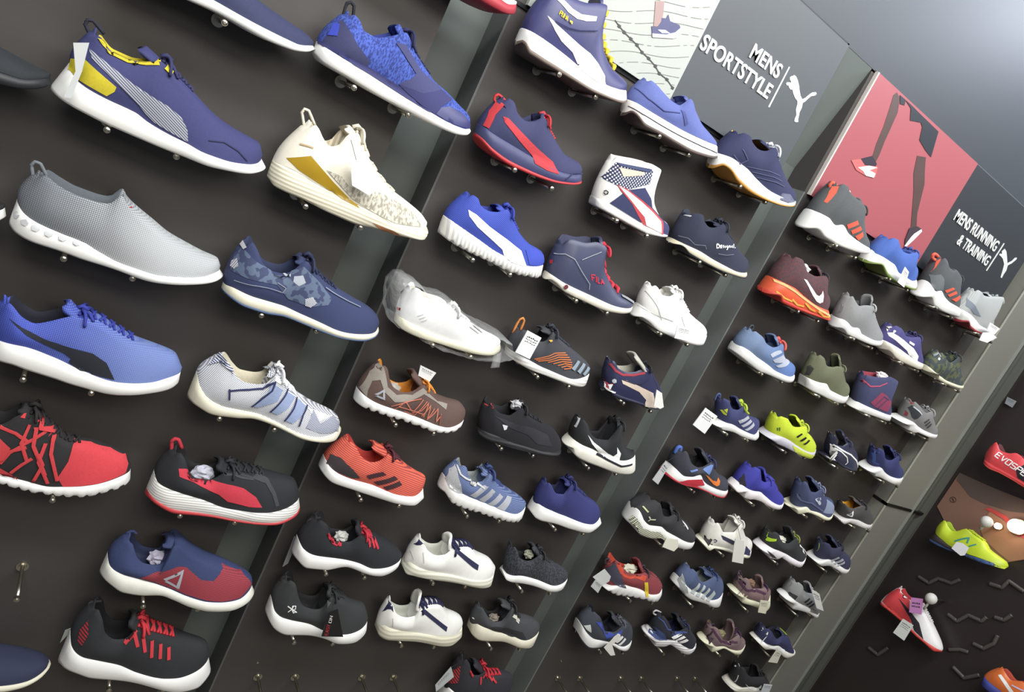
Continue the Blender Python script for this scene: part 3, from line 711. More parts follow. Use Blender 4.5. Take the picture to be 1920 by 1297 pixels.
shoe('bright blue knit running shoe with navy toe cap', B1, 'D',
     '78,285 150,350 300,440 450,530 600,610 750,690 850,735 940,750 975,728',
     '110,225 200,285 400,400 560,505 720,605 830,672 930,716 972,712',
     '290,50 335,110 365,175 420,205 480,205 530,195|590,180 650,275 710,370 770,450 840,510 910,585 960,640 978,690',
     mat((56, 96, 214), 'knit', (34, 58, 150), 1, 30), WS, mat((34, 60, 170)), mat((36, 38, 92)), '570,128', 5, .62, None, '295,12',
     [('heel_panel', mat((58, 62, 116)), '245,110 330,250 400,345 390,372 290,320 200,270 130,235 190,160'),
      ('midsole_band', mat((58, 60, 128)), '105,222 250,290 400,380 600,505 750,605 960,700 965,718 860,690 720,622 560,522 400,418 250,330 110,245'),
      ('overlay', mat((66, 70, 130)), '545,240 600,250 690,400 800,480 800,510 700,530 560,470 640,440 660,415 600,320'),
      ('toe_cap', le_((60, 64, 130)), '770,640 800,605 850,600 920,640 975,700 960,725 850,692'),
      ('forefoot_panel', mat((54, 56, 124)), '560,470 700,525 800,505 860,560 800,600 765,640 700,600 620,530'),
      ('heel_patch', mat((40, 70, 220)), '200,130 235,140 220,205 165,200')], group=g1, loopm=mat((30, 32, 44)))
shoe('cream knit shoe with translucent gold side panel', B1, '0',
     '499,330 516,352 560,372 620,402 660,420 700,430 760,445 795,448 806,432',
     '512,302 545,318 600,350 660,380 700,400 745,425 790,440 804,425',
     '583,228 594,242 603,262 614,275 632,272 646,256|662,245 677,262 693,300 710,328 735,357 762,378 790,402 805,420',
     mat((236, 230, 210), 'fabric', (222, 214, 190)), mat((240, 234, 210), 'rib', (206, 198, 168), 1.6, 90), mat((206, 190, 156), 'stripe', (236, 226, 200), 2.2, 0), mat((224, 216, 192)), '655,236', 5, .7, None, '571,204',
     [('side_panel', mat((186, 150, 22), 'gloss'), '537,296 583,292 600,312 627,343 655,372 675,390 640,372 600,345 560,318'),
      ('knit_panel', mat((220, 214, 194), 'knit', (164, 160, 142), .7, 0), '612,318 640,330 655,350 700,355 735,372 775,398 790,425 740,418 700,398 660,372'),
      ('sole_plug', mat((176, 112, 64), 'rubber'), '698,417 738,432 742,443 705,436'),
      ('emblem', mat((206, 180, 130)), '563,270 578,274 588,278', '.003')], group=g1, loopr=.0028)
shoe('grey dotted slip-on shoe with pull loop', B1, '0',
     '19,408 32,430 67,450 117,466 160,482 217,500 267,519 317,528 367,528 403,522 425,500',
     '33,368 46,392 77,414 120,433 160,449 187,466 233,490 283,507 333,514 383,514 413,504 422,488',
     '72,316 88,324 110,340 143,358 177,370 205,376|232,358 240,368 260,385 290,410 320,435 350,452 385,470 410,480 420,488',
     mat((104, 110, 118), 'fade', (178, 182, 184), 1), WS, mat((96, 104, 112)), None, None, 5, .62, None, '66,303',
     [('tab', mat((206, 40, 60)), '243,378 256,381 248,390')] +
     [('sole_recess', mat((206, 208, 210), 'foam'), s) for s in ('26,398 34,396 38,404 32,410 26,406', '40,412 50,411 55,419 48,424 41,420', '60,422 71,421 76,430 68,434 60,431', '84,432 95,432 100,440 91,444 84,440', '110,441 121,442 126,449 117,452 110,448', '137,450 147,452 151,458 143,460 137,456')],
     group=g1, loopm=mat((120, 126, 132)), loopr=.003, cw=.8)
shoe('navy suede trainer with speckled camouflage side', B1, '0',
     '416,532 430,549 463,569 500,581 535,587 567,600 600,614 633,625 677,631 703,624 717,608',
     '420,520 443,535 483,552 527,565 567,583 600,598 643,616 687,620 707,616 716,604',
     '458,446 474,448 484,463 494,487 510,500 530,505 548,500|573,478 590,494 610,517 643,541 670,557 693,570 710,586 717,600',
     mat((52, 66, 116), 'suede', (44, 56, 100)), CS, mat((40, 52, 96)), mat((38, 48, 92)), '566,474', 5, .62, mat((60, 92, 140), 'rubber'), None,
     [('side_panel', mat((92, 110, 140), 'camo', (58, 72, 118), 1.6), '440,475 455,462 480,490 505,505 545,505 570,500 600,530 622,560 615,572 580,575 540,560 520,535 460,520 432,505'),
      ('dot', mat((180, 188, 196)), '532,500 542,502 545,513 536,518 528,510'), ('dot', mat((176, 184, 196)), '552,518 568,516 573,530 560,536 550,528'),
      ('flower', mat((214, 216, 220), 'check', (70, 84, 130), .8, 30), '436,488 446,484 448,498 440,504 432,498'), ('flower', mat((210, 212, 216), 'check', (70, 84, 130), .8, 30), '572,560 586,556 594,568 582,576 572,572'),
      ('stitching', mat((150, 158, 176)), '440,525 480,535 505,540 530,548 536,540 520,530', '.0014'), ('stitching', mat((130, 140, 166)), '636,505 634,525 640,538 665,540 690,548', '.0014'),
      ('tab', mat((206, 208, 214)), '456,452 464,464 458,468 452,458')], group=g1)
shoe('royal blue running shoe with black side stripe', 'cut off at the left edge, left bay', 'B',
     '-75,690 -20,735 50,758 140,790 300,840 420,880 560,920 720,935 850,920 950,880 1015,825',
     '-45,615 0,628 130,660 300,720 450,790 600,850 700,865 850,860 950,830 1025,785',
     '20,365 75,430 130,490 190,520 270,512 340,495|430,470 540,490 640,550 760,620 880,660 980,700 1025,750 1028,778',
     mat((46, 76, 208), 'fade', (106, 134, 206), 1.2), WS, mat((28, 32, 52)), mat((40, 60, 190)), '400,400', 6, .68, None, None,
     [('side_stripe', mat((36, 40, 52)), '50,490 130,550 250,610 400,660 520,690 600,745 645,840 560,820 450,790 385,740 400,720 360,690 250,640 150,590')], group=g1)
shoe('navy and white striped knit shoe with cream sole', B1, '0',
     '354,728 360,742 377,755 407,769 450,775 483,777 517,789 550,805 583,817 617,820 638,815 653,795',
     '374,690 380,715 400,740 433,755 483,765 520,780 567,803 600,811 633,806 651,790',
     '422,658 434,672 446,690 463,704 485,708 505,706|523,683 543,708 567,732 600,752 625,762 643,773 654,784',
     mat((226, 228, 228), 'check', (66, 78, 128), .8, 20), CS, mat((214, 206, 178)), mat((236, 238, 240)), '517,682', 5, .6, None, None,
     [('vamp', WHITE, 'B 1480,735 1530,745 1560,742 1640,830 1760,930 1880,985 1915,1005 1860,1040 1790,1075 1700,960 1600,870 1530,800'),
      ('toe_panel', mat((70, 82, 134), 'check', (214, 218, 222), .7, 30), 'B 1720,1110 1760,1000 1800,1085 1870,1040 1925,1020 1955,1080 1900,1130 1800,1140'),
      ('side_stripe', mat((146, 164, 204)), 'B 1530,860 1590,895 1560,960 1450,995 1415,985 1500,930'),
      ('side_stripe', mat((146, 164, 204)), 'B 1610,905 1655,935 1620,1000 1560,1035 1520,1015'),
      ('side_stripe', mat((146, 164, 204)), 'B 1665,945 1715,985 1690,1050 1645,1085 1600,1065'),
      ('outline', mat((38, 46, 104)), 'B 1290,900 1400,895 1480,890 1550,850 1530,900 1415,988', '.0035'),
      ('outline', mat((38, 46, 104)), 'B 1290,890 1290,950', '.0035'), ('outline', mat((38, 46, 104)), 'B 1615,890 1600,930 1520,1018', '.0035'),
      ('outline', mat((38, 46, 104)), 'B 1665,940 1650,1000 1600,1068', '.0035'), ('outline', mat((38, 46, 104)), 'B 1722,985 1700,1040 1680,1100', '.0035'),
      ('heel_panel', mat((66, 78, 136), 'stripe', (214, 216, 222), .8, 80), 'B 1240,690 1280,690 1330,780 1240,740 1170,760')], group=g1)
shoe('red shoe with black lacing cage and white notched sole', 'at the left picture edge', '0',
     '-54,872 -30,893 0,907 27,915 67,925 117,932 160,932 200,922 233,905 252,878',
     '-45,850 0,890 50,903 83,912 133,913 183,908 233,888 250,872',
     '-36,742 -20,775 0,792 15,788 30,778|56,768 83,786 100,801 133,824 167,829 207,841 233,851 248,862',
     mat((42, 40, 42)), WS, mat((36, 34, 36)), mat((38, 34, 36)), '50,757', 6, .6, None, None,
     [('toe_cap', mat((226, 62, 72)), '139,822 170,828 207,839 235,850 250,868 235,886 185,906 118,912 108,895 128,865'),
      ('tongue_front', mat((226, 58, 66)), '42,760 54,762 56,775 38,782')] +
     [('lace_cord', mat((222, 60, 66)), s, '.006') for s in ('0,800 30,812 55,830', '14,850 45,832 88,806', '0,868 20,845 50,838', '55,795 40,830 50,862', '68,800 62,835 85,890', '85,830 72,865 90,905', '20,885 40,870 60,858', '100,815 95,850 108,900', '60,905 80,870 70,850', '76,780 98,790 102,806')] +
     [('panel', mat((222, 62, 68)), '0,820 20,838 8,860 0,862'), ('panel', mat((222, 62, 68)), '0,874 24,888 36,902 0,892')],
     teeth=14, group=g1)
s = shoe('black running shoe with red side stripe and red heel piping', B1, '0',
     '275,910 280,922 300,938 333,952 383,957 433,967 483,973 520,972 550,955 573,932 579,908',
     '293,880 300,897 320,908 350,918 383,928 427,945 467,952 507,953 540,945 567,928 577,908',
     '334,832 349,848 357,870 372,883 395,886 412,880|426,866 450,868 475,873 500,880 530,886 555,893 573,901 577,906',
     mat((38, 40, 46)), mat((232, 230, 224), 'rib', (190, 190, 186), 1.2, 90), mat((30, 30, 34)), mat((44, 46, 52)), '420,850', 5, .66, mat((206, 60, 66), 'rubber'), '328,822',
     [('side_stripe', mat((222, 56, 76)), 'C 1005,40 1040,40 1150,90 1250,120 1370,150 1440,200 1475,258 1400,255 1280,225 1230,185 1130,140 1010,85'),
      ('overlay', mat((66, 68, 72)), 'C 1240,30 1330,45 1430,80 1500,110 1540,180 1560,250', '.008')], group=g1, loopm=mat((206, 48, 66)), loopr=.004)
stuffing(s, 'crumpled grey paper in the black and red striped shoe', (196, 198, 214), .22, .36, .006)
s = shoe('navy and maroon slip-on sneaker with silver triangle mark', B1, '0',
     '187,1065 190,1078 207,1095 233,1110 267,1115 300,1115 327,1125 360,1140 393,1145 430,1142 460,1128 480,1106',
     '202,1045 207,1062 227,1075 257,1083 290,1092 317,1102 350,1117 383,1127 417,1128 450,1122 479,1094',
     '245,1003 251,1024 258,1040 272,1050 290,1053 308,1047|325,1010 337,1010 360,1025 393,1045 420,1055 450,1068 473,1082 479,1090',
     mat((48, 66, 122)), mat((234, 234, 222), 'foam'), mat((36, 48, 92)), None, '318,1004', 5, .62, None, '244,996',
     [('knit_panel', mat((180, 48, 66), 'check', (126, 34, 52), 1.0, 30), 'C 800,650 1000,590 1045,592 1130,665 1200,672 1240,625 1245,572 1350,600 1425,655 1442,690 1350,765 1250,787 1150,778 1050,748 950,705 790,655'),
      ('emblem', SIL, 'C 918,658 1034,606 1030,626 948,662 935,672'), ('emblem', SIL, 'C 1034,606 1008,716 990,700 1018,630'), ('emblem', SIL, 'C 925,672 1005,716 985,690 945,668')], group=g1, cw=.8)
stuffing(s, 'pale paper in the navy and maroon slip-on', (190, 186, 210), .24, .38, .002)
shoe('black sneaker with thick red laces and curved white sole', 'lowest in the left bay', '0',
     '105,1242 110,1258 133,1272 167,1282 217,1286 260,1295 300,1305 333,1306 367,1295 393,1265 402,1235',
     '127,1202 130,1225 147,1242 183,1250 217,1257 253,1272 290,1282 327,1282 360,1272 387,1255 399,1230',
     '174,1143 187,1165 194,1192 213,1203 230,1202|252,1178 283,1187 317,1198 350,1208 383,1218 397,1226',
     mat((44, 46, 50)), WS, mat((26, 26, 34)), mat((220, 48, 62)), '250,1158', 6, .64, None, '166,1136',
     [('heel_panel', mat((186, 40, 52), 'stripe', (44, 40, 44), 1.4, 60), '146,1200 150,1180 166,1162 166,1190 153,1212')] +
     [('lace_cord', mat((226, 56, 68)), s, '.0068') for s in ('254,1160 234,1206', '252,1184 258,1212', '268,1194 272,1222', '285,1200 284,1232', '301,1206 300,1234', '316,1212 316,1236')], group=g1, lace_r=.0032, loopm=mat((50, 52, 56)))

# ---- middle bay
shoe('navy high-top with yellow laces and white stripe', 'atop the middle bay', 'R',
     '125,385 150,420 260,500 380,580 500,650 650,740 800,830 950,900 1080,945 1150,930',
     '190,265 330,325 480,432 620,540 760,650 940,770 1060,820 1162,840',
     '430,-75 560,-25 640,15 740,50 850,55|905,72 880,230 885,330 900,450 975,600 1060,690 1130,755 1160,800',
     mat((62, 64, 128), 'leather'), WS, mat((222, 206, 40)), mat((232, 206, 20)), '900,-10', 7, .62, mat((120, 104, 92), 'rubber'), None,
     [('side_stripe', WHITE, '415,140 500,220 600,310 700,400 800,480 870,570 930,680 940,765 860,735 690,610 690,590 640,470 540,370 480,270 440,190'),
      ('collar_stripe', WHITE, '500,0 560,0 640,80 720,130 860,150 850,190 760,190 680,170 600,110'),
      *write('lettering', mat((226, 200, 30)), 'R', 'PUMA', '518,130', '592,192', '534,96', '.0022'), ('emblem', mat((236, 206, 60)), '610,190 630,200 625,215', '.004'),
      ('seam', mat((44, 46, 104)), '480,190 600,250 700,275 860,280', '.002')], group=g2, bow=False, lace_r=.0034, knots='915,110 895,215 890,320 900,392 925,450 960,525 985,590')
shoe('plain periwinkle blue canvas slip-on', B2, '0',
     '1158,214 1167,228 1200,245 1240,266 1285,292 1315,303 1340,304 1348,294',
     '1173,195 1205,212 1240,233 1280,255 1315,272 1346,285',
     '1206,154 1218,167 1233,184 1250,200 1262,207|1280,194 1291,212 1304,237 1322,257 1340,275 1346,282',
     mat((88, 106, 190)), mat((236, 230, 222), 'foam'), mat((60, 74, 150)), None, '1277,188', 5, .6, mat((90, 74, 68), 'rubber'), None,
     [('foxing_line', mat((36, 38, 80)), '1178,199 1205,214 1240,235 1280,257 1315,274 1344,287', '.0016'), ('seam', mat((54, 66, 140)), '1190,165 1215,185 1245,208 1275,212', '.002'),
      ('gore', mat((70, 84, 160)), '1276,206 1284,210 1290,232 1284,236')], group=g2, cw=.78)
shoe('navy sneaker with yellow lining and amber outsole', B2, '0',
     '1331,310 1345,327 1380,347 1408,369 1430,380 1452,389 1474,392 1490,386',
     '1348,295 1373,304 1397,321 1419,343 1448,367 1474,380 1490,383',
     '1384,254 1396,261 1402,275 1412,286 1426,290|1440,282 1450,300 1461,328 1473,348 1484,366 1490,377',
     mat((40, 46, 94)), WS, mat((226, 176, 48)), mat((214, 216, 224)), '1422,268', 5, .62, mat((196, 140, 50), 'rubber'), None,
     [('side_stripe', mat((76, 84, 130)), s, '.0022') for s in ('1400,312 1445,322 1462,330', '1410,322 1450,332 1466,340', '1418,332 1455,342 1470,350', '1375,290 1388,308 1402,300 1392,280')] + [('toe_cap', mat((104, 108, 132), 'suede'), '1466,362 1480,364 1490,378 1478,380 1462,374')], group=g2)
shoe('navy running shoe with red side stripe and red heel strap', B2, 'D',
     '970,780 1000,820 1080,880 1180,950 1290,1000 1400,1040 1500,1055 1580,1040 1612,990',
     '1008,722 1100,780 1200,840 1320,910 1430,970 1530,1000 1603,978',
     '1152,568 1185,592 1210,662 1250,702 1300,705|1350,680 1400,760 1450,840 1490,890 1560,930 1600,968',
     mat((56, 60, 112)), mat((62, 68, 122), 'rubber'), mat((50, 54, 104)), mat((206, 50, 60)), '1365,655', 5, .6, mat((206, 52, 56), 'rubber'), '1105,540',
     [('side_stripe', mat((214, 62, 72)), '1150,655 1180,665 1260,750 1350,840 1430,910 1465,980 1400,960 1330,920 1310,870 1240,790 1160,690'),
      ('heel_strap', mat((206, 52, 58)), '1142,578 1092,635 1056,715', '.010'), ('toe_rim', mat((40, 44, 92)), '1500,1010 1540,975 1600,970', '.003')], group=g2, loopm=mat((206, 50, 56)))
shoe('white and navy dotted high-top with red edged stripe', B2, 'I',
     '110,420 200,500 325,570 450,640 580,710 700,740 785,745',
     '112,385 280,470 430,560 560,640 680,700 792,728',
     '290,35 350,62 450,87 560,107 650,135|690,165 660,260 640,370 670,500 720,580 780,640 797,695',
     mat((232, 230, 224), 'leather'), WS, mat((226, 218, 206)), mat((60, 66, 110)), '680,150', 5, .5, None, None,
     [('dotted_panel', mat((48, 56, 100), 'dots', (232, 232, 236), 1.9, 15), '190,215 340,90 660,170 630,280 430,330 350,290'),
      ('side_panel', mat((50, 60, 112)), '285,440 415,345 560,500 592,570 555,608'),
      ('vamp', mat((54, 60, 116)), '430,330 590,310 640,400 650,480 730,570 795,640 792,715 740,700 720,600 600,470'),
      ('side_stripe', mat((206, 70, 78)), '350,282 440,322 570,420 660,505 740,600 745,712 590,640 560,600 480,450 380,330'),
      ('side_stripe', WHITE, '362,290 440,335 560,430 645,512 722,600 728,700 600,632 585,560 480,430 400,335'),
      ('window', mat((206, 192, 170)), '365,135 590,180 570,205 400,215'), ('collar_band', mat((62, 74, 122)), '345,92 640,150 650,170 600,175 370,120'),
      ('logo', mat((40, 44, 60)), '240,340 258,332 275,345 270,362 250,366 240,350', '.0025')], group=g2, lace_r=.002, bow=False, cw=.72)
shoe('dark navy suede trainer with white script on cream sole', B2, 'I',
     '785,742 830,792 950,860 1050,920 1200,1000 1350,1055 1440,1070 1485,1040',
     '800,722 900,770 1050,840 1200,930 1350,1010 1475,1030',
     '930,510 1040,522 1062,585 1100,628 1150,635|1215,600 1290,700 1360,790 1425,870 1475,930 1492,985',
     mat((44, 50, 76), 'suede', (40, 44, 68)), mat((222, 212, 180), 'foam'), mat((40, 52, 74)), mat((40, 44, 66)), '1165,585', 5, .62, mat((40, 38, 40), 'rubber'), None,
     [('tab', mat((206, 208, 216)), '915,530 985,545 980,560 920,545')] +
     [('lettering', WHITE, s, '.0032') for s in ('1203,790 1203,826 1222,822 1226,806 1218,794 1203,790', '1232,812 1246,810 1244,800 1234,802 1234,824 1246,822', '1262,802 1252,806 1264,816 1254,824', '1272,804 1272,824', '1290,804 1282,814 1292,822 1292,804 1292,836 1282,838', '1300,806 1300,824', '1302,808 1312,808 1312,824', '1328,806 1320,816 1330,822 1330,806', '1340,792 1340,826', '1350,822 1353,826')] +
     [('stitching', mat((130, 134, 150)), s, '.0012') for s in ('880,720 960,740 1010,790 1100,800 1110,830', '1210,870 1280,885 1340,880')], group=g2)
shoe('royal blue mesh shoe with white stripe on ribbed sole', B2, '0',
     '821,430 830,442 843,454 885,477 927,497 960,514 993,521 1020,519 1030,502',
     '837,408 865,427 900,451 940,478 985,499 1027,500',
     '880,364 893,373 899,387 912,396 930,399|948,393 962,412 978,440 1000,462 1020,474 1029,492',
     mat((44, 84, 222), 'stripe', (28, 58, 176), .7, 70), mat((236, 234, 230), 'rib', (204, 204, 200), 2.2, 12), mat((30, 56, 170)), mat((34, 66, 200)), '937,385', 5, .6, None, None,
     [('side_stripe', WHITE, '878,393 893,402 917,424 950,448 977,470 988,500 960,492 945,480 942,468 925,452 895,425 880,405'),
      ('toe_cap', mat((40, 74, 214)), '985,468 1003,465 1023,476 1029,492 1010,498 992,496')], teeth=15, group=g2)
s = shoe('slate navy high-top with red laces and red letters', B2, 'E',
     '1385,245 1405,285 1500,342 1600,392 1700,440 1800,460 1875,452',
     '1398,225 1500,292 1620,350 1750,410 1870,428 1900,418',
     '1465,48 1530,45 1600,62 1680,62|1710,80 1705,170 1735,260 1790,335 1855,372 1893,398',
     mat((70, 76, 112), 'leather'), mat((232, 226, 208), 'foam'), mat((60, 64, 100)), mat((214, 44, 66)), '1700,30', 6, .62, None, None,
     [('lettering', mat((216, 50, 80)), s, '.003') for s in ('1650,280 1645,248 1668,252', '1648,264 1662,267', '1672,256 1672,290', '1681,262 1681,294 1694,296', '1700,300 1702,272 1714,302', '1702,290 1711,292')] +
     [('seam', mat((168, 172, 186)), s, '.0016') for s in ('1440,130 1500,132 1550,160 1590,230 1635,300 1632,330', '1590,165 1650,140 1700,120')] +
     [('logo', mat((120, 26, 50)), '1490,310 1500,302 1512,308 1512,322 1500,328 1490,320'), ('tab', mat((196, 40, 66)), '1418,165 1435,165 1432,185 1418,185'),
      ('toe_cap', mat((150, 152, 160)), '1810,345 1850,362 1895,395 1890,415 1850,395 1815,375')], group=g2, lace_r=.0032, knots='1700,110 1690,170 1705,215 1725,255 1750,290 1780,315')
s = shoe('all white lace-up sneaker', 'beside the red laced high-top', '0',
     '1185,587 1194,602 1235,624 1270,641 1300,649 1320,648 1328,634',
     '1190,568 1225,595 1265,620 1300,638 1328,628',
     '1214,531 1228,541 1236,555 1248,558|1262,548 1278,568 1290,588 1303,600 1318,613 1327,624',
     mat((236, 236, 232), 'leather'), WS, mat((220, 216, 204)), mat((232, 232, 228)), '1257,541', 5, .62, None, None,
     [('seam', mat((190, 192, 190)), '1196,572 1225,588 1262,602', '.0016'), ('seam', mat((190, 192, 190)), '1210,545 1235,580 1240,600', '.0016')], group=g2)
w = shoe('white trainer with tiny red tab inside clear wrap', B2, 'E',
     '535,495 600,562 700,602 850,652 1000,690 1090,690 1150,652',
     '545,450 650,520 800,590 950,640 1080,662 1152,625',
     '620,292 675,320 700,362 760,385 820,402|860,425 920,472 1000,532 1070,572 1130,602 1152,620',
     mat((232, 233, 233), 'leather'), mat((228, 224, 196), 'foam'), WL, mat((230, 230, 230)), '850,410', 4, .6, None, None,
     [('tab', mat((196, 40, 40)), '553,430 576,436 572,450 552,444')] + [('perforation', mat((196, 196, 196)), s, '.002') for s in ('670,480 700,470', '680,495 712,484', '690,510 720,500', '960,540 1010,580', '980,535 1030,575')], group=g2)
WRAP = w
shoe('charcoal running shoe with orange lines and grey toe bars', B2, 'E',
     '1158,675 1200,722 1330,790 1450,840 1560,870 1620,860 1652,810',
     '1165,640 1250,700 1400,778 1530,830 1648,798',
     '1238,543 1290,562 1312,602 1350,615 1385,610|1415,552 1470,600 1540,660 1600,710 1640,760 1650,792',
     mat((66, 68, 76)), mat((236, 234, 228), 'rib', (206, 204, 198), 2, 90), mat((44, 46, 54)), mat((54, 60, 72)), '1375,535', 5, .6, None, '1262,492',
     [('side_line', mat((226, 124, 60)), s, '.0026') for s in ('1325,722 1400,708 1440,690 1500,688', '1335,728 1405,718 1455,700 1510,700', '1345,734 1412,728 1460,712 1520,714', '1400,740 1470,724 1528,728', '1430,748 1480,736 1534,742', '1455,758 1495,748 1535,756', '1475,768 1505,760 1535,768', '1490,778 1528,774')] +
     [('toe_bar', mat((140, 156, 172)), s) for s in ('1530,775 1565,730 1578,738 1548,788', '1562,790 1595,745 1608,755 1578,805', '1592,805 1620,765 1632,775 1604,815')] + [('lace_tip', mat((226, 180, 60)), '1402,600 1412,622', '.004')], group=g2, loopm=mat((226, 140, 60)))
s = shoe('navy racing shoe with beige side stripe and red collar line', B2, 'K',
     '200,700 250,775 330,815 430,850 520,880 610,905 700,912 745,895 768,850',
     '205,650 260,745 340,785 450,830 560,870 650,895 720,900 762,870',
     '265,465 300,500 340,560 400,592 490,592|575,545 620,570 670,640 720,740 755,800 766,845',
     mat((48, 52, 96), 'leather'), mat((40, 42, 76), 'rubber'), mat((190, 188, 176)), mat((30, 30, 44)), '500,430', 4, .6, None, None,
     [('side_stripe', mat((218, 198, 178), 'leather'), '390,660 430,660 540,710 660,770 690,900 590,882 600,830 540,760 400,690'),
      ('collar_line', mat((176, 44, 66)), '290,515 340,580 400,615 490,618 590,598', '.006'), ('heel_flash', mat((186, 46, 66)), '232,640 252,655 285,735 262,728'), ('heel_line', WHITE, '228,660 245,715 290,752 335,764', '.004'),
      ('logo', mat((196, 204, 214)), '310,655 330,645 345,655 345,678 325,685 310,672'), ('seam', mat((34, 36, 76)), '400,655 500,690 560,690 620,655', '.002')], group=g2, tng=mat((186, 184, 172)), tw=.105)
s = shoe('brown and grey trainer with orange lining and laces', B2, 'E',
     '306,930 330,972 420,1012 540,1052 650,1092 760,1127 850,1127 920,1082 948,1040',
     '335,882 380,930 480,980 600,1020 720,1070 830,1100 945,1045',
     '462,742 492,762 506,822 532,872 580,896 640,890|690,845 730,860 790,930 850,950 900,960 940,1000 948,1030',
     mat((104, 78, 70)), WS, mat((232, 146, 28)), mat((236, 146, 36)), '655,775', 5, .62, None, None,
     [('collar_panel', mat((156, 148, 136)), '340,880 400,790 450,745 480,770 500,880 550,925 640,925 700,885 780,960 835,975 828,1008 770,962 705,920 620,965 540,965 480,905 460,840 415,845 390,900 385,935'),
      ('emblem', SIL, '425,920 482,890 478,905 445,925'), ('emblem', SIL, '482,892 486,952 472,945 474,905'), ('emblem', SIL, '428,928 484,952 470,935 446,926')] +
     [('side_line', mat((222, 120, 90)), s, '.0024') for s in ('520,985 690,945', '540,1000 600,960 640,1020 700,950', '590,1012 650,1035 720,960', '640,1022 690,1010 730,965 700,1045', '690,1040 740,980 720,1060 760,1000', '720,1060 780,1000 770,1075 800,1030', '560,985 700,1030')] + [('seam', mat((140, 76, 60)), '795,1030 790,1090', '.004')], teeth=13, group=g2)
stuffing(s, 'crumpled paper in the brown and orange trainer', (176, 172, 160), .2, .34, -.002)
s = shoe('all black low shoe with small white crest', B2, 'E',
     '1000,1105 1040,1135 1130,1190 1250,1230 1380,1256 1460,1256 1500,1232',
     '1008,1078 1100,1138 1250,1198 1380,1234 1497,1220',
     '1050,937 1090,952 1110,992 1140,1012 1180,1022|1250,972 1290,1012 1350,1052 1430,1092 1480,1150 1498,1195',
     mat((34, 34, 40), 'suede', (30, 30, 36)), mat((28, 28, 32), 'rib', (60, 60, 64), 2.5, 90), mat((28, 28, 34)), mat((40, 40, 46)), '1235,962', 5, .62, None, None,
     [('side_stripe', mat((52, 52, 58), 'leather'), '1100,1040 1200,1080 1320,1110 1400,1150 1425,1215 1340,1200 1290,1150 1190,1110'), ('crest', mat((210, 212, 214)), '1145,1090 1175,1098 1168,1118 1155,1122'), ('tab', mat((200, 48, 50)), '1035,945 1080,960 1080,978 1040,965')], group=g2)
stuffing(s, 'white patterned paper in the all black low shoe', (190, 190, 194), .22, .36, .003)
shoe('black running shoe with large white curved tick', B2, '0',
     '1057,824 1063,840 1076,852 1094,864 1129,879 1152,887 1175,888 1193,880 1200,870',
     '1062,812 1080,826 1110,842 1140,858 1165,864 1198,856',
     '1084,778 1096,793 1102,810 1115,820 1135,822|1156,790 1161,822 1171,840 1186,850 1198,862',
     mat((40, 42, 46)), mat((236, 234, 220), 'foam'), mat((28, 28, 34)), mat((44, 46, 50)), '1158,784', 4, .62, None, None,
     [('side_tick', WHITE, '1102,815 1113,829 1125,838 1140,850 1150,855 1157,850 1157,838 1164,850 1161,864 1154,870 1142,865 1125,850 1110,832'),
      ('sole_line', mat((34, 36, 52)), '1118,850 1140,862 1165,874 1185,870', '.006'), ('piping', mat((190, 192, 196)), '1079,800 1086,783', '.003')], group=g2)
shoe('coral orange knit shoe with black heel and three stripes', B2, '0',
     '598,866 603,882 623,902 660,915 700,930 743,942 777,943 797,932 806,906',
     '613,862 627,880 667,898 700,908 743,925 777,928 805,903',
     '656,821 667,834 678,852 695,861 712,858|725,842 745,855 765,872 785,885 800,893 805,901',
     mat((240, 106, 76), 'stripe', (176, 58, 56), .9, 75), WS, mat((206, 62, 52)), mat((96, 32, 48)), '705,825', 5, .62, None, None,
     [('heel_panel', mat((70, 58, 62), 'stripe', (56, 46, 52), .8, 70), '612,868 620,850 640,858 662,880 676,896 660,896 628,882')] +
     st1((mat((70, 36, 44)), 'F 680,78 775,57 793,75 698,98'), (mat((70, 36, 44)), 'F 722,112 838,80 858,100 745,132'), (mat((70, 36, 44)), 'F 775,140 865,108 880,130 795,160')), group=g2)
shoe('blue mesh shoe with silver heel and four silver stripes', 'beside the coral shoe', 'F',
     '1045,112 1060,162 1120,222 1240,272 1350,312 1450,332 1540,327 1592,260',
     '1085,80 1110,120 1200,180 1320,230 1420,270 1520,290 1592,242',
     '1165,8 1192,12 1212,62 1250,97 1300,94|1335,40 1400,110 1480,160 1550,200 1590,232',
     mat((70, 96, 160), 'stripe', (110, 134, 186), .8, 80), WS, mat((150, 160, 158)), mat((56, 80, 156)), '1312,28', 5, .62, None, None,
     [('heel_panel', mat((176, 178, 182)), '1085,90 1140,30 1180,15 1200,90 1222,185 1150,150')] +
     st1(*[(SIL, q) for q in ('1262,188 1345,132 1368,142 1292,204', '1312,212 1385,152 1405,168 1342,228', '1362,236 1428,178 1448,198 1392,252', '1412,258 1470,190 1495,200 1490,225 1455,275')]) + [('piping', mat((206, 208, 206)), '1190,20 1210,70 1250,100 1305,95', '.004')], teeth=14, group=g2)
shoe('royal navy ribbed knit shoe', 'at the right of the middle bay', '0',
     '991,958 1000,970 1038,985 1070,998 1100,1001 1125,991 1133,972',
     '995,938 1015,955 1050,968 1085,983 1110,986 1132,968',
     '1020,897 1030,912 1040,926 1052,927|1065,905 1080,918 1100,935 1120,950 1130,964',
     mat((54, 62, 148), 'stripe', (32, 38, 104), .9, 60), WS, mat((30, 34, 80)), mat((46, 54, 130)), '1060,901', 5, .6, None, None, [], group=g2)
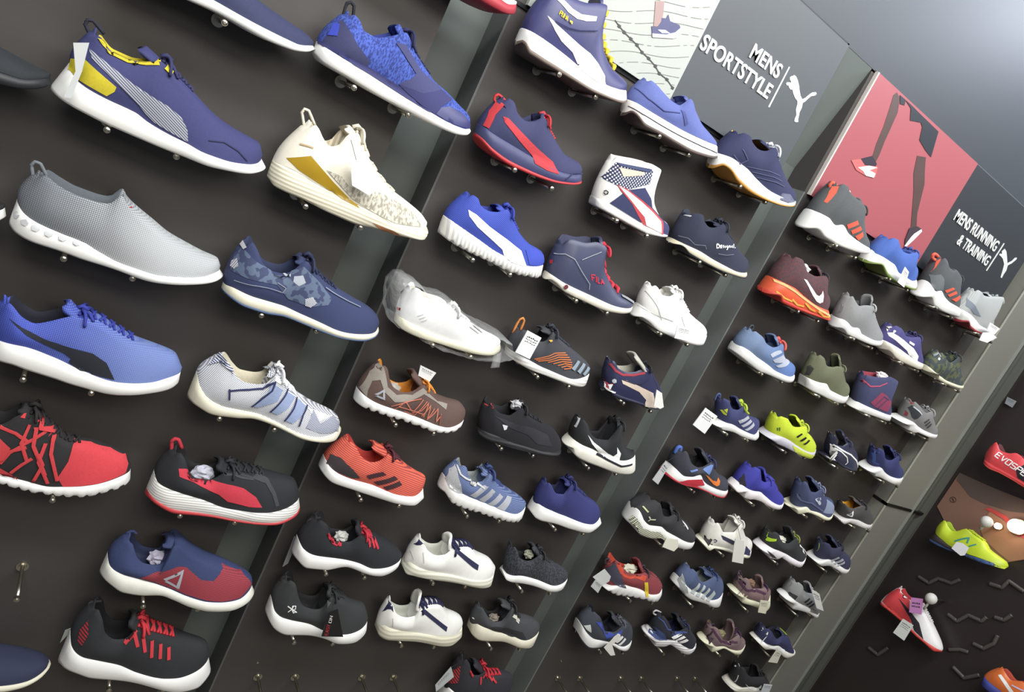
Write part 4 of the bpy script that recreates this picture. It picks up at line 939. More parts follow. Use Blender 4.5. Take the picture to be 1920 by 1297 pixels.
s = shoe('black sneaker with small red bow laces', 'in the middle bay beside the white navy-striped one', 'F',
     '257,492 280,552 350,602 450,612 580,602 680,637 760,642 830,602 885,552',
     '300,440 330,500 420,535 530,550 640,580 720,605 800,592 885,542',
     '405,322 450,342 475,402 510,437 580,442|645,392 700,412 780,442 850,482 884,525',
     mat((36, 38, 44)), WS, mat((30, 30, 36)), mat((206, 40, 60)), '640,330', 6, .6, None, '345,350', [('lace_cord', mat((216, 44, 66)), s, '.005') for s in ('560,345 540,375 510,395', '515,390 505,430', '540,380 535,440', '680,400 700,480', '705,420 725,485', '725,440 745,490')], group=g2, loopm=BKF)
stuffing(s, 'white patterned paper in the black red-laced sneaker', (196, 196, 190), .3, .42, .004)
for nm, where, dx, dy, hp in (('upper white court shoe with navy stripe', 'in the middle bay', 0, 0, 0), ('lower white court shoe with navy stripe', 'in the middle bay', 1, 0, 0)):
    if dx == 0:
        shoe(nm, where, 'F', '890,562 905,592 960,632 1040,647 1150,667 1250,687 1350,692 1410,677 1442,620', '892,530 950,570 1050,600 1150,620 1280,650 1400,640 1440,600',
             '1002,402 1012,440 1032,476 1080,502 1130,498 1158,478|1190,392 1260,450 1330,510 1400,540 1440,585', mat((236, 236, 230), 'leather'), mat((232, 230, 210), 'rib', (206, 204, 184), 2.6, 90), mat((206, 208, 196)), mat((38, 40, 96)), '1175,388', 6, .6, None, None,
             [('heel_tab', mat((36, 38, 84), 'leather'), '945,462 988,412 1018,458 985,470'), ('side_stripe', mat((40, 42, 88)), '1160,480 1192,486 1312,582 1306,612 1280,596'), ('seam', mat((200, 200, 192)), '1000,510 1005,570', '.0016'), ('seam', mat((200, 200, 192)), '930,500 950,550', '.0016')], group=g2, cw=.8)
    else:
        shoe(nm, where, 'F', '735,920 760,962 850,1002 960,1012 1060,1032 1150,1027 1220,992 1250,930', '735,880 800,930 900,950 1020,970 1120,975 1200,960 1247,910',
             '817,742 832,800 852,842 900,860 950,852 985,812|1008,722 1080,782 1150,842 1220,872 1246,902', mat((234, 234, 228), 'leather'), mat((228, 224, 198), 'rib', (204, 200, 176), 2.6, 90), mat((200, 204, 192)), mat((38, 40, 96)), '995,718', 6, .6, None, None,
             [('heel_tab', mat((36, 38, 84), 'leather'), '760,824 802,766 836,816 800,830'), ('side_stripe', mat((40, 42, 88)), '980,830 1012,832 1136,930 1130,956'), ('seam', mat((200, 200, 192)), '830,880 830,930', '.0016')], group=g2, cw=.8)
s = shoe('black speckled knit shoe', 'in the middle bay right of the white navy-striped one', 'F',
     '1440,612 1470,642 1550,682 1650,712 1740,727 1800,702 1827,660', '1445,590 1550,640 1650,670 1740,695 1825,655',
     '1492,442 1520,482 1540,532 1580,547 1610,542|1652,502 1700,552 1760,582 1810,612 1828,642', mat((40, 42, 50), 'knit', (72, 74, 84), 1, 0), WS, BKF, mat((46, 48, 56)), '1625,455', 5, .6, None, None, [], group=g2)
stuffing(s, 'pale lining paper in the black speckled knit shoe', (180, 184, 160), .2, .33, .012)
shoe('plain charcoal sneaker with white flower mark', 'at the bottom left of the middle bay', 'F',
     '105,832 122,892 170,962 250,992 370,997 470,1022 560,1042 640,1027 720,972 750,910', '148,800 170,870 250,905 370,930 480,980 590,990 680,960 748,888',
     '232,672 270,685 300,765 330,812 400,832 440,827|490,745 560,765 620,802 700,822 738,858 747,884', mat((54, 56, 58)), WS, mat((34, 34, 38)), mat((44, 46, 48)), '500,702', 6, .62, None, '200,665',
     [('emblem', WHITE, s, '.0026') for s in ('238,812 262,830 288,848', '240,845 262,828 270,812', '262,830 265,810 282,812 280,830 262,832', '262,832 270,850 285,842')] + [('tab', mat((96, 98, 98)), '415,755 465,745 468,770 420,780')], group=g2, loopm=BKF)
s = shoe('grey and black panelled trainer on cream sole', 'at the bottom right of the middle bay', 'F',
     '1250,922 1290,972 1370,1012 1450,1022 1550,1047 1620,1032 1668,960', '1255,880 1320,930 1420,960 1500,985 1580,1005 1665,950',
     '1312,782 1340,832 1370,872 1400,892 1440,884|1490,800 1540,870 1600,882 1650,902 1667,940', mat((70, 72, 76)), mat((226, 222, 196), 'foam'), mat((36, 36, 40)), mat((44, 44, 48)), '1450,775', 5, .6, None, None,
     [('side_panel', mat((42, 42, 46)), '1380,930 1470,935 1560,960 1580,1000 1500,985 1430,960'), ('emblem', WHITE, '1280,880 1290,882', '.003'), ('lace_lock', mat((226, 226, 210)), '1505,865 1540,885', '.008')], group=g2)
stuffing(s, 'brown lining paper in the grey panelled trainer', (150, 136, 124), .2, .33, .002)
shoe('black sneaker with red heel bars and red laces', 'at the bottom edge, middle bay', 'W',
     '830,860 900,960 1050,1010 1200,1020 1350,1040 1500,1010 1600,930 1655,820', '905,700 1000,800 1150,870 1300,910 1450,900 1600,830 1650,750',
     '1118,440 1160,480 1180,560 1220,600 1260,600|1300,540 1380,600 1480,600 1560,610 1620,650 1645,700', mat((46, 46, 54)), WS, BKF, mat((216, 40, 60)), '1235,455', 6, .62, None, None,
     [('heel_panel', mat((206, 44, 56), 'stripe', (52, 40, 46), 1.6, 60), '960,690 1015,560 1085,520 1080,600 1060,690')] + [('lace_cord', mat((216, 46, 62)), s, '.005') for s in ('1235,500 1240,560', '1280,530 1290,600', '1230,600 1290,630', '1320,580 1350,640', '1360,620 1400,670', '1400,640 1440,690')], group=g2)

# ---- right bay
W3 = mat((226, 226, 222), 'foam', (214, 214, 210))
ORG = mat((232, 92, 66)); GF = f_((82, 86, 88))
SKIP = set()
s = shoe('first grey mid-top with coral heel tab and bars', 'left of bright blue trainer', 'i',
     '25,545 90,615 290,705 450,795 600,855 720,880 800,862', '130,388 230,400 330,480 400,560 510,570 600,680 700,770 795,832',
     '440,95 490,130 515,190 560,240 630,292|655,350 660,450 685,560 720,660 760,740 800,805', GF, W3, GF, mat((60, 62, 64)), '650,262', 5, .62, None, '330,95',
     [('heel_strap', ORG, '310,105 425,98 400,190 300,300 262,285 320,170')] + st1((ORG, '515,535 635,490 650,535 530,582'), (ORG, '560,602 665,550 682,592 578,642'), (ORG, '605,662 690,612 696,665 642,710')), group=g3, loopm=ORG, loopr=.005)
stuffing(s, 'white paper in the first coral-barred grey mid-top', (226, 226, 226), .22, .42, .004)
s = shoe('bright blue trainer on white and lime sole', 'between the grey mid-tops', '0',
     '1604,478 1616,488 1632,497 1652,513 1672,526 1695,539 1712,544 1722,538', '1618,460 1636,471 1668,492 1685,512 1703,525 1721,530',
     '1652,438 1661,441 1669,456 1677,467 1688,472|1699,469 1704,478 1711,494 1718,508 1723,520', mat((44, 98, 196)), W3, mat((30, 60, 160)), mat((36, 80, 176)), '1700,466', 5, .62, mat((116, 140, 40), 'rubber'), None,
     [('toe_cap', W3, '1698,522 1712,528 1723,522 1722,532 1700,530')], group=g3)
stuffing(s, 'pale round paper in the bright blue trainer', (214, 218, 222), .24, .38, .004)
s = shoe('second grey mid-top with coral heel tab and bars', 'below the running sign, right bay', 'h',
     '195,700 280,785 420,872 550,952 640,988 720,988 765,945', '232,532 300,560 380,650 430,692 510,692 570,770 650,850 745,912',
     '480,258 530,300 560,400 600,432 650,432|665,500 680,600 705,700 735,800 760,885', GF, W3, GF, mat((60, 62, 64)), '660,425', 5, .62, None, '380,245',
     [('heel_strap', ORG, '360,262 468,252 478,290 345,450 300,430 370,335'), ('side_panel', mat((110, 116, 120)), '330,480 480,482 518,540 508,672 430,682 380,640')] + st1((ORG, '525,675 630,638 650,662 545,706'), (ORG, '560,727 663,682 680,712 580,756'), (ORG, '605,782 700,734 715,758 655,814')), group=g3, loopm=ORG, loopr=.005)
shoe('silver grey mid-top on white and red sole', 'at the top right of the right bay', 'h',
     '620,985 720,1070 830,1130 930,1190 1000,1215 1080,1230 1125,1200', '740,905 830,960 920,1040 1000,1120 1115,1182',
     '880,648 930,682 960,722 1020,742 1110,742|1170,745 1130,850 1120,950 1115,1060 1120,1140', mat((150, 154, 152), 'check', (178, 182, 178), 1.2, 30), W3, mat((120, 126, 126)), mat((150, 156, 152)), '1020,700', 4, .6, mat((166, 50, 60), 'rubber'), None,
     [('heel_panel', mat((120, 130, 142)), '790,760 830,800 970,1000 880,960 780,860')], group=g3, cw=.8)
s = shoe('dark maroon runner on glowing orange air sole', B3, 'a',
     '90,545 150,622 300,712 450,782 620,852 750,892 850,920 905,902', '185,408 300,440 450,530 600,650 750,760 902,822',
     '430,150 500,182 540,262 580,342 650,382|755,372 800,430 830,560 880,680 912,785', mat((72, 60, 66), 'knit', (110, 52, 58), 1, 20), mat((232, 92, 50), 'rubber'), mat((40, 36, 40)), mat((50, 44, 50)), '720,262', 5, .6, mat((206, 60, 44), 'rubber'), None,
     [('side_tick', WHITE, '565,405 600,420 660,510 720,600 750,615 780,590 795,550 805,620 795,690 760,705 720,680 680,620 620,500'),
      ('sole_line', mat((244, 190, 110)), '200,425 330,480 460,560 600,670 760,785 890,850', '.006')] + [('sole_line', mat((240, 176, 60)), q, '.005') for q in ('230,560 330,640 420,680', '420,650 480,720 560,740', '580,700 640,770 700,800', '740,800 800,860 870,870', '300,700 450,760')], group=g3)
stuffing(s, 'grey printed paper in the maroon runner', (196, 202, 200), .26, .44, .012)
shoe('light grey knit runner on chunky white sole', B3, 'c',
     '130,402 250,492 350,552 500,622 600,667 700,682 770,662 798,620', '130,300 220,320 330,380 410,460 500,480 560,560 650,610 790,612',
     '330,20 390,72 412,142 450,190 515,184|585,186 640,280 680,370 720,450 780,520 798,570', mat((140, 142, 142)), W3, mat((70, 76, 80)), mat((180, 182, 182)), '615,55', 5, .62, None, None,
     [('heel_panel', mat((120, 124, 122)), '150,270 180,190 240,170 270,230 240,300 200,310')], group=g3)
shoe('purple navy sneaker with large white side stripe', B3, 'c',
     '610,665 750,762 900,852 1020,922 1130,972 1230,972 1258,940', '680,600 800,652 950,740 1060,810 1170,890 1250,930',
     '820,420 880,452 930,502 970,562 1035,582|1110,570 1150,650 1190,760 1235,860 1258,910', mat((72, 66, 140)), mat((230, 224, 206), 'foam'), mat((30, 30, 50)), mat((60, 56, 120)), '1105,575', 5, .6, None, None,
     [('side_stripe', WHITE, '800,540 860,540 1000,630 1120,730 1180,830 1170,900 1070,820 1040,760 930,660 820,580'), ('emblem', WHITE, '765,450 790,470 780,495', '.004'), ('emblem', WHITE, '790,470 840,465', '.004'), ('lace_tip', WHITE, '1065,655 1125,690', '.007')], group=g3)
shoe('dark camouflage print trainer on thin cream sole', B3, 'd',
     '560,440 640,512 740,592 850,652 960,697 1040,707 1085,690', '612,420 700,500 800,570 900,630 1000,667 1085,672',
     '690,205 740,242 795,325 850,372 890,360|935,295 970,370 1000,450 1040,560 1082,640', mat((62, 72, 76), 'camo', (92, 100, 62), 1.3), mat((222, 218, 186), 'foam'), mat((34, 40, 56)), mat((70, 76, 80)), '940,285', 5, .6, None, None,
     [('logo', mat((196, 204, 200)), '770,330 790,322 800,345 785,360 768,350'), ('stitching', mat((150, 158, 164)), '690,215 770,265 800,320', '.003')], group=g3)
shoe('steel blue runner with coral laces and three grey stripes', B3, 'b',
     '100,388 200,422 330,542 480,642 620,702 750,752 830,757 900,732 922,690', '180,310 280,350 430,460 580,560 700,650 800,687 912,672',
     '352,110 392,150 450,202 500,282 570,322 635,316|662,262 700,360 740,450 820,500 890,560 922,630', mat((108, 130, 164), 'fade', (72, 120, 196), 1.1), W3, mat((34, 36, 56)), mat((232, 96, 86)), '620,170', 5, .6, None, '335,65',
     st1((mat((176, 184, 202)), '545,415 670,365 690,392 570,456'), (mat((176, 184, 202)), '575,482 700,415 728,440 600,516'), (mat((176, 184, 202)), '610,552 730,470 768,492 640,576')), group=g3, loopm=mat((60, 66, 80)), lace_r=.0036)
s = shoe('olive green knit runner on white sculpted sole', B3, 'L',
     '-5,652 100,742 200,792 300,842 380,857 442,820', '-2,592 60,620 120,660 200,685 260,700 320,770 390,800 455,792',
     '148,420 200,462 230,532 280,542 315,536|345,535 380,610 402,660 440,720 458,765', mat((110, 114, 82)), W3, mat((44, 44, 48)), mat((116, 120, 90)), '335,430', 5, .62, None, None,
     [('heel_panel', mat((50, 52, 48)), '30,580 60,540 90,530 120,560 80,620 40,610')], group=g3)
s = shoe('navy mid-top basketball shoe with maroon lining and panel', B3, 'L',
     '402,852 500,912 600,952 700,987 770,997 812,962', '430,802 550,862 680,922 802,952',
     '540,562 560,600 620,617 720,627 775,622|808,645 775,720 775,830 800,900 812,932', mat((66, 72, 120)), W3, mat((170, 50, 76)), mat((90, 60, 110)), None, 5, .6, None, None,
     [('side_panel', mat((160, 56, 96)), '602,850 700,762 742,790 780,860 745,932 640,890'), ('side_line', mat((206, 80, 110)), '535,655 600,712 680,712 745,685', '.004'), ('side_line', mat((66, 66, 120)), '640,880 720,800 760,830', '.004'), ('side_line', mat((66, 66, 120)), '665,900 740,830', '.004'), ('heel_line', mat((176, 60, 90)), '500,640 530,670', '.008')], group=g3, cw=.82, bow=False)
stuffing(s, 'white box paper in the navy and maroon mid-top', (232, 226, 230), .18, .46, .002)
s = shoe('small grey trainer with red heel and black side panel', B3, 'd',
     '225,1050 290,1092 380,1192 470,1237 560,1252 650,1287 730,1292 777,1240', '250,990 330,1010 440,1090 550,1170 650,1230 765,1245',
     '432,820 480,880 530,935 575,972|625,945 660,1020 700,1100 745,1175 770,1220', mat((130, 130, 128)), W3, mat((40, 50, 110)), mat((160, 160, 160)), '640,950', 5, .62, None, None,
     [('side_panel', mat((52, 56, 64)), '400,930 450,900 565,1020 485,1078 450,1050'), ('heel_panel', mat((150, 40, 60)), '330,985 370,960 410,1000 390,1040 350,1020'), ('heel_tab', mat((176, 44, 44)), '425,830 460,820 470,860 440,890'),
      ('collar_line', mat((196, 206, 210)), '470,920 570,1020', '.004')] + st1(*[(mat((66, 66, 70)), q) for q in ('600,1105 660,1068 664,1082 612,1122', '612,1138 668,1095 674,1110 626,1152', '630,1165 680,1122 690,1132 646,1178')]), group=g3)
shoe('navy trainer with lime laces, triangle logo and grey stripes', B3, 'K',
     '1160,1010 1185,1052 1250,1087 1350,1112 1450,1162 1530,1177 1590,1152 1612,1100', '1180,962 1250,1002 1340,1042 1440,1100 1530,1132 1602,1082',
     '1212,792 1270,812 1300,852 1335,905 1375,912|1402,870 1450,930 1520,985 1570,1002 1605,1058', mat((56, 62, 122)), W3, mat((40, 44, 92)), mat((190, 216, 50)), '1375,800', 5, .58, None, '1225,775',
     [('logo', mat((206, 226, 40)), '1233,912 1300,902 1288,962 1262,948'), ('logo_line', mat((56, 62, 122)), '1255,905 1292,945', '.002')] + st1((SIL, '1385,1005 1470,965 1482,986 1400,1030'), (SIL, '1410,1046 1490,995 1505,1015 1430,1062'), (SIL, '1440,1082 1515,1020 1525,1046 1465,1092')), group=g3, lace_r=.0036, loopm=mat((70, 90, 150)))
shoe('lime yellow trainer with three black stripes', B3, 'g',
     '250,612 350,702 480,782 600,832 750,912 880,972 1000,997 1080,982 1128,892', '260,520 400,590 550,670 700,740 850,840 970,900 1080,902 1142,850',
     '452,300 482,342 580,372 640,442 700,502 770,512|860,478 900,580 980,622 1060,712 1120,792 1142,842', mat(LIME), mat((196, 194, 206), 'foam'), mat((34, 38, 36)), mat((206, 224, 60)), '765,340', 5, .6, None, None,
     [('sole_front', mat((212, 226, 60)), '690,760 850,850 970,905 1080,905 1138,860 1125,895 1080,980 1000,992 880,968 750,908 650,860'), ('logo', mat((60, 110, 30)), '460,500 480,496 476,545 462,540'), ('logo', mat((60, 110, 30)), '492,492 512,492 506,548 494,546')] +
     st1((BLK, '752,630 832,582 848,600 775,650'), (BLK, '802,690 888,636 906,655 830,706'), (BLK, '850,740 932,682 958,692 888,755')), group=g3)
shoe('flat navy driving shoe with two white curved lines', B3, 'e',
     '288,590 310,632 400,682 500,742 600,792 690,802 726,760', '290,560 400,655 500,718 600,765 712,782',
     '362,320 390,362 402,432 440,482 500,490|548,440 600,455 645,510 690,592 715,680 725,745', mat((54, 60, 92), 'leather'), mat((40, 46, 66), 'rubber'), mat((156, 154, 132)), mat((60, 66, 100)), '505,302', 4, .6, None, None,
     [('side_line', WHITE, '400,470 520,548 620,600 685,670 700,772', '.005'), ('side_line', WHITE, '410,510 500,560 570,630 578,690 548,718', '.004'), ('heel_panel', mat((222, 220, 214)), '290,512 320,530 360,600 430,670 350,645 292,605'), ('emblem', mat((206, 206, 226)), '390,570 420,568 425,600 400,604')], group=g3, cw=.8)
shoe('dark blue trainer on white wedge sole', 'in the right bay beside the pillar', 'e',
     '732,742 800,802 880,862 950,882 1030,922 1120,962 1210,962 1262,892', '760,680 860,710 960,760 1050,840 1130,890 1262,862',
     '835,472 870,482 950,532 972,620 1020,652 1075,652|1120,588 1150,652 1190,720 1240,780 1268,822', mat((46, 56, 122)), W3, mat((34, 40, 80)), mat((50, 56, 118)), '1055,480', 5, .6, None, None,
     [('side_line', mat((50, 90, 176)), '800,600 900,690 960,715', '.006'), ('side_line', mat((90, 100, 160)), '860,480 900,505', '.004')], group=g3)
shoe('black and navy runner with light blue patches and orange tick', B3, 'j',
     '230,522 280,602 400,672 550,732 700,772 850,832 980,877 1080,887 1160,862 1192,790', '250,350 330,380 430,470 530,590 650,600 780,580 840,680 900,740 1050,790 1190,792',
     '442,180 520,202 560,302 600,382 680,432 755,428|875,330 930,430 1000,520 1080,590 1150,620 1192,700', mat((58, 60, 72)), W3, mat((34, 34, 40)), mat((50, 54, 110)), '780,160', 5, .62, mat((196, 50, 66), 'rubber'), '440,140',
     [('patch', mat((96, 140, 220)), '745,450 890,372 918,410 792,488'), ('patch', mat((96, 140, 220)), '590,500 700,478 718,500 612,528'), ('side_tick', mat((240, 130, 40)), '830,560 880,590 940,650 1000,665 1020,605 1050,660 1040,720 1000,740 950,710 880,630'),
      ('sole_panel', mat((206, 50, 66), 'rubber'), '430,668 550,642 780,632 818,722 640,740')], group=g3, loopm=mat((60, 110, 210)), loopr=.006)
shoe('vivid blue trainer with black heel', B3, 'k',
     '52,402 72,502 150,592 250,662 350,692 450,702 600,762 720,822 850,847 950,822 1002,760', '90,370 180,440 300,520 420,560 550,590 680,680 800,760 900,780 1000,732',
     '352,160 440,192 470,272 500,372 560,402 620,392|642,262 700,350 780,430 850,540 930,610 998,680', mat((52, 52, 186)), mat((232, 226, 226), 'foam'), mat((30, 32, 60)), mat((60, 60, 200)), '560,185', 5, .62, None, None,
     [('heel_panel', mat((44, 42, 62)), '110,362 215,250 290,300 300,400 318,505 220,470')], group=g3)
shoe('washed navy trainer with pale grey toe cap', B3, 'l',
     '-25,490 0,512 100,542 250,592 400,652 480,682 560,662 622,590', '-10,430 100,480 240,510 330,580 430,612 520,640 612,590',
     '122,112 190,152 232,212 280,292 325,298|392,230 430,320 500,385 580,412 630,482 642,550', mat((66, 78, 124)), mat((230, 228, 196), 'foam'), mat((44, 48, 76)), mat((130, 140, 176)), '300,98', 5, .6, None, None,
     [('toe_cap', mat((136, 150, 180), 'suede'), '500,402 580,405 638,480 620,560 540,598 452,580'), ('side_panel', mat((190, 198, 212), 'camo', (90, 96, 140), 2), '340,400 420,370 430,470 400,480'), ('side_line', mat((96, 110, 160)), '0,380 150,410 300,450 450,560', '.006')], group=g3)
shoe('charcoal trainer with orange yellow lining and triangle logo', B3, 'l',
     '602,642 700,692 800,732 900,772 1030,807 1100,792 1142,740', '625,580 720,620 850,680 960,720 1060,750 1137,732',
     '690,408 740,470 800,515 850,522 890,508|960,470 1030,482 1080,560 1120,640 1137,700', mat((80, 78, 78)), mat((224, 220, 216), 'rib', (190, 186, 184), 1.6, 12), mat((240, 176, 10)), mat((60, 56, 62)), '860,372', 5, .6, None, None,
     [('emblem', WHITE, '765,600 860,556 856,572 795,606'), ('emblem', WHITE, '862,556 848,640 832,632 848,575'), ('emblem', WHITE, '770,608 848,640 835,622 790,605')], group=g3)
shoe('black runner on white net-patterned sole', B3, 'm',
     '107,522 150,612 250,702 350,772 450,802 580,812 650,862 800,917 900,922 980,892 1042,820', '210,430 300,450 350,560 430,620 570,640 680,730 800,790 920,830 1038,826',
     '445,262 520,302 545,382 580,472 630,482|700,420 780,520 880,552 960,632 1020,720 1045,790', mat((50, 50, 54)), W3, mat((36, 36, 40)), mat((44, 44, 48)), '690,300', 5, .62, None, None,
     [('sole_print', mat((214, 216, 190), 'check', (70, 76, 56), 1.6, 30), '120,520 190,470 250,520 330,650 450,690 560,700 640,800 580,805 450,790 350,755 250,690 160,600'),
      ('emblem', mat((222, 222, 190)), '410,490 430,530 395,550', '.004'), ('emblem', mat((222, 222, 190)), '430,528 495,532', '.004'), ('tab', mat((200, 204, 140)), '315,355 335,348 408,425 390,438'), ('lace_tip', mat((226, 226, 226)), '840,540 930,660', '.005')], group=g3)
s = shoe('white driving shoe with navy stripe and navy toe patch', B3, 'n',
     '45,572 120,642 230,682 350,702 450,742 550,782 680,807 770,792 852,700', '32,482 100,560 200,640 350,672 500,722 650,770 780,745 855,655',
     '200,290 262,312 320,402 350,438 440,442 515,440|575,300 620,350 660,440 720,540 800,580 850,642', mat((226, 224, 214), 'leather'), mat((224, 222, 200), 'foam'), mat((150, 148, 136)), mat((220, 220, 214)), '530,245', 4, .6, None, None,
     [('side_stripe', mat((52, 50, 86)), '372,525 560,608 545,660 400,585'), ('toe_patch', mat((56, 48, 104)), '708,668 768,740 765,795 682,788'), ('logo', mat((56, 52, 100)), '275,590 295,582 318,600 300,618 278,610', '.003'), ('seam', mat((60, 58, 60)), '150,520 160,600 200,640 260,650', '.004')], group=g3, cw=.85)
s = shoe('black trainer with lime heel panel on gapped white sole', B3, 'o',
     '0,422 60,502 150,582 260,602 310,584 370,622 450,662 540,672 600,642 642,570', '5,330 60,380 150,430 240,480 330,520 400,560 480,600 560,612 642,552',
     '100,212 200,252 250,332 300,372 355,382|435,295 480,342 540,412 600,472 640,520', mat((52, 54, 56)), mat((232, 226, 230), 'foam'), mat((34, 36, 38)), mat((150, 160, 60)), '400,185', 5, .6, None, None,
     [('heel_panel', mat((190, 236, 10)), '55,235 100,208 130,250 110,292 150,310 235,325 230,350 110,345 60,295'), ('sole_gap', mat((60, 48, 56)), '115,462 160,490 200,520 235,560 180,550 140,500'), ('side_line', WHITE, '510,400 560,445 625,490', '.005')], group=g3)
stuffing(s, 'cream paper in the black and lime trainer', (220, 220, 200), .3, .48, .004)
s = shoe('dark navy trainer with three grey stripes and lime tab', B3, 'o',
     '642,582 700,642 790,692 880,702 960,742 1040,772 1090,752 1137,690', '652,530 740,570 860,610 950,650 1010,700 1080,717 1134,690',
     '742,350 775,375 830,405 870,452 915,458|955,420 1000,500 1060,530 1110,570 1138,622', mat((54, 58, 94)), W3, mat((50, 54, 80)), mat((46, 48, 76)), '880,315', 5, .6, None, None,
     st1((SIL, '890,586 985,540 1005,556 910,610'), (SIL, '925,622 1030,560 1050,580 950,640'), (SIL, '960,652 1058,592 1060,620 990,660')) + [('tab', mat((190, 216, 90)), '680,430 730,352 750,365 712,430 722,470 692,464')], group=g3)
s = shoe('red flecked knit runner with grey heel', 'in the right bay', 'p',
     '400,492 430,542 520,612 650,662 800,692 950,712 1080,712 1160,662 1192,580', '425,450 540,470 680,520 800,560 930,610 1030,640 1120,622 1187,570',
     '502,208 580,205 640,272 700,345 780,376 860,374|915,335 1000,380 1080,410 1140,470 1187,540', mat((176, 56, 62), 'check', (66, 44, 54), 1.1, 30), W3, mat((206, 70, 44)), mat((80, 60, 66)), '880,205', 5, .6, None, '500,180',
     [('collar_edge', mat((210, 74, 46)), '625,235 660,300 720,360 790,385 865,375 905,340', '.016'), ('heel_panel', mat((76, 76, 96)), '490,285 590,205 660,335 700,450 742,535 600,482 540,420'), ('lace_tag', mat((236, 206, 20)), '958,462 1000,460 1022,630 980,640')], teeth=11, group=g3, loopm=mat((50, 48, 56)))
stuffing(s, 'silver crumpled paper in the red flecked runner', (214, 214, 190), .26, .46, .01)
shoe('blue trainer with grey heel and pale stripes', 'right of the red flecked runner', '0',
     '1243,1092 1250,1106 1268,1121 1293,1133 1320,1140 1334,1142 1348,1137 1360,1122', '1252,1085 1265,1099 1288,1113 1312,1122 1325,1131 1342,1127 1360,1113',
     '1275,1066 1283,1072 1291,1084 1302,1091 1311,1088|1322,1076 1334,1080 1348,1087 1357,1098 1361,1106', mat((76, 98, 146)), W3, mat((150, 156, 150)), mat((60, 84, 150)), '1306,1066', 5, .6, None, None,
     [('heel_panel', mat((156, 160, 158)), '1256,1082 1270,1068 1278,1072 1284,1090 1290,1112 1270,1100')] + st1(*[(mat((190, 200, 200)), q) for q in ('1294,1110 1310,1092 1313,1095 1301,1114', '1304,1116 1319,1096 1323,1099 1310,1119', '1314,1120 1329,1101 1332,1105 1320,1123', '1324,1124 1338,1106 1341,1112 1330,1128')]), group=g3)
s = shoe('upper mauve trainer with purple laces', 'in the right bay', 'P',
     '312,272 340,342 420,422 520,462 620,492 700,502 780,442 817,350', '330,250 370,320 450,370 560,420 660,440 750,410 812,332',
     '395,155 440,170 480,225 520,268 585,268|635,240 700,268 760,292 808,330', mat((140, 112, 112)), mat((230, 230, 196), 'foam'), mat((110, 84, 60)), mat((80, 44, 84)), '625,145', 5, .6, None, '445,100',
     st1(*[(mat((216, 204, 170)), q) for q in ('400,345 450,310 462,320 415,355', '430,362 490,322 504,332 448,374', '462,380 525,340 540,350 480,390')]) + [('collar_line', mat((90, 50, 80)), '430,160 475,235 520,290 590,292 640,262', '.008'), ('heel_line', mat((60, 46, 58)), '335,215 395,165', '.004')], group=g3, loopm=mat((70, 50, 80)))
stuffing(s, 'brown wadding in the upper mauve trainer', (150, 116, 84), .24, .44, .016)
s = shoe('light grey trainer with black panel and navy lining', 'in the right bay', 'P',
     '822,342 860,412 930,492 1020,522 1120,547 1200,562 1262,500', '850,310 930,390 1030,450 1130,500 1220,532 1267,482',
     '952,210 1000,242 1022,292 1060,315|1130,312 1180,352 1230,422 1270,472', mat((150, 152, 150)), W3, mat((40, 44, 96)), mat((170, 172, 170)), '1100,215', 4, .6, None, None,
     [('side_panel', mat((56, 60, 60)), '950,310 1030,352 1000,392 945,350'), ('heel_tab', mat((150, 40, 44)), '925,215 955,205 950,250 930,250'), ('toe_cap', mat((124, 116, 116), 'suede'), '1160,470 1240,480 1265,490 1225,525 1150,505')] + st1(*[(mat((50, 50, 54)), q) for q in ('1088,405 1140,370 1148,382 1100,420', '1108,430 1165,392 1172,406 1120,442', '1130,450 1185,415 1190,430 1142,462')]), group=g3, cw=.8)
s = shoe('dark trainer with bright blue collar and white stripes', 'in the right bay', 'O',
     '612,702 680,792 780,882 880,887 960,852 1060,887 1130,882 1200,812', '690,640 740,720 830,790 930,820 1020,840 1100,852 1197,792',
     '795,500 850,545 880,620 915,690 985,695|1050,610 1110,600 1180,650 1220,720 1218,775', mat((62, 68, 78)), W3, mat((24, 34, 54)), mat((96, 100, 108)), '990,510', 6, .62, mat((40, 40, 44), 'rubber'), None,
     [('collar_panel', mat((46, 76, 196)), '820,600 882,580 920,670 990,670 1052,620 1062,700 990,752 930,772 900,700'), ('emblem', mat((206, 210, 206)), '705,640 772,632 780,712 735,680')] + st1(*[(WHITE, q) for q in ('985,770 1050,722 1068,735 1010,785', '1015,800 1080,740 1095,752 1035,812', '1040,825 1105,760 1120,775 1062,835')]), group=g3)
shoe('black trainer with blue heel and three white stripes', 'in the right bay', 'O',
     '1257,692 1280,772 1350,852 1450,862 1530,852 1620,902 1720,922 1800,892 1862,790', '1290,640 1330,720 1400,780 1500,790 1580,810 1680,860 1780,862 1857,772',
     '1402,520 1440,562 1485,622 1525,682 1595,682|1655,625 1720,672 1780,722 1845,772', mat((40, 44, 58)), mat((226, 224, 222), 'rib', (180, 178, 180), 2, 90), mat((24, 36, 84)), mat((50, 60, 100)), '1585,520', 5, .6, None, '1395,505',
     [('heel_panel', mat((56, 80, 146)), '1345,672 1420,662 1500,722 1528,788 1420,778 1340,710'), ('collar_line', mat((60, 90, 170)), '1440,560 1490,600 1530,680 1600,685 1660,640', '.004')] + st1(*[(WHITE, q) for q in ('1565,755 1655,722 1675,735 1590,776', '1590,782 1690,742 1710,758 1615,800', '1625,808 1715,770 1735,785 1655,815')]), group=g3, loopm=mat((206, 206, 206)))
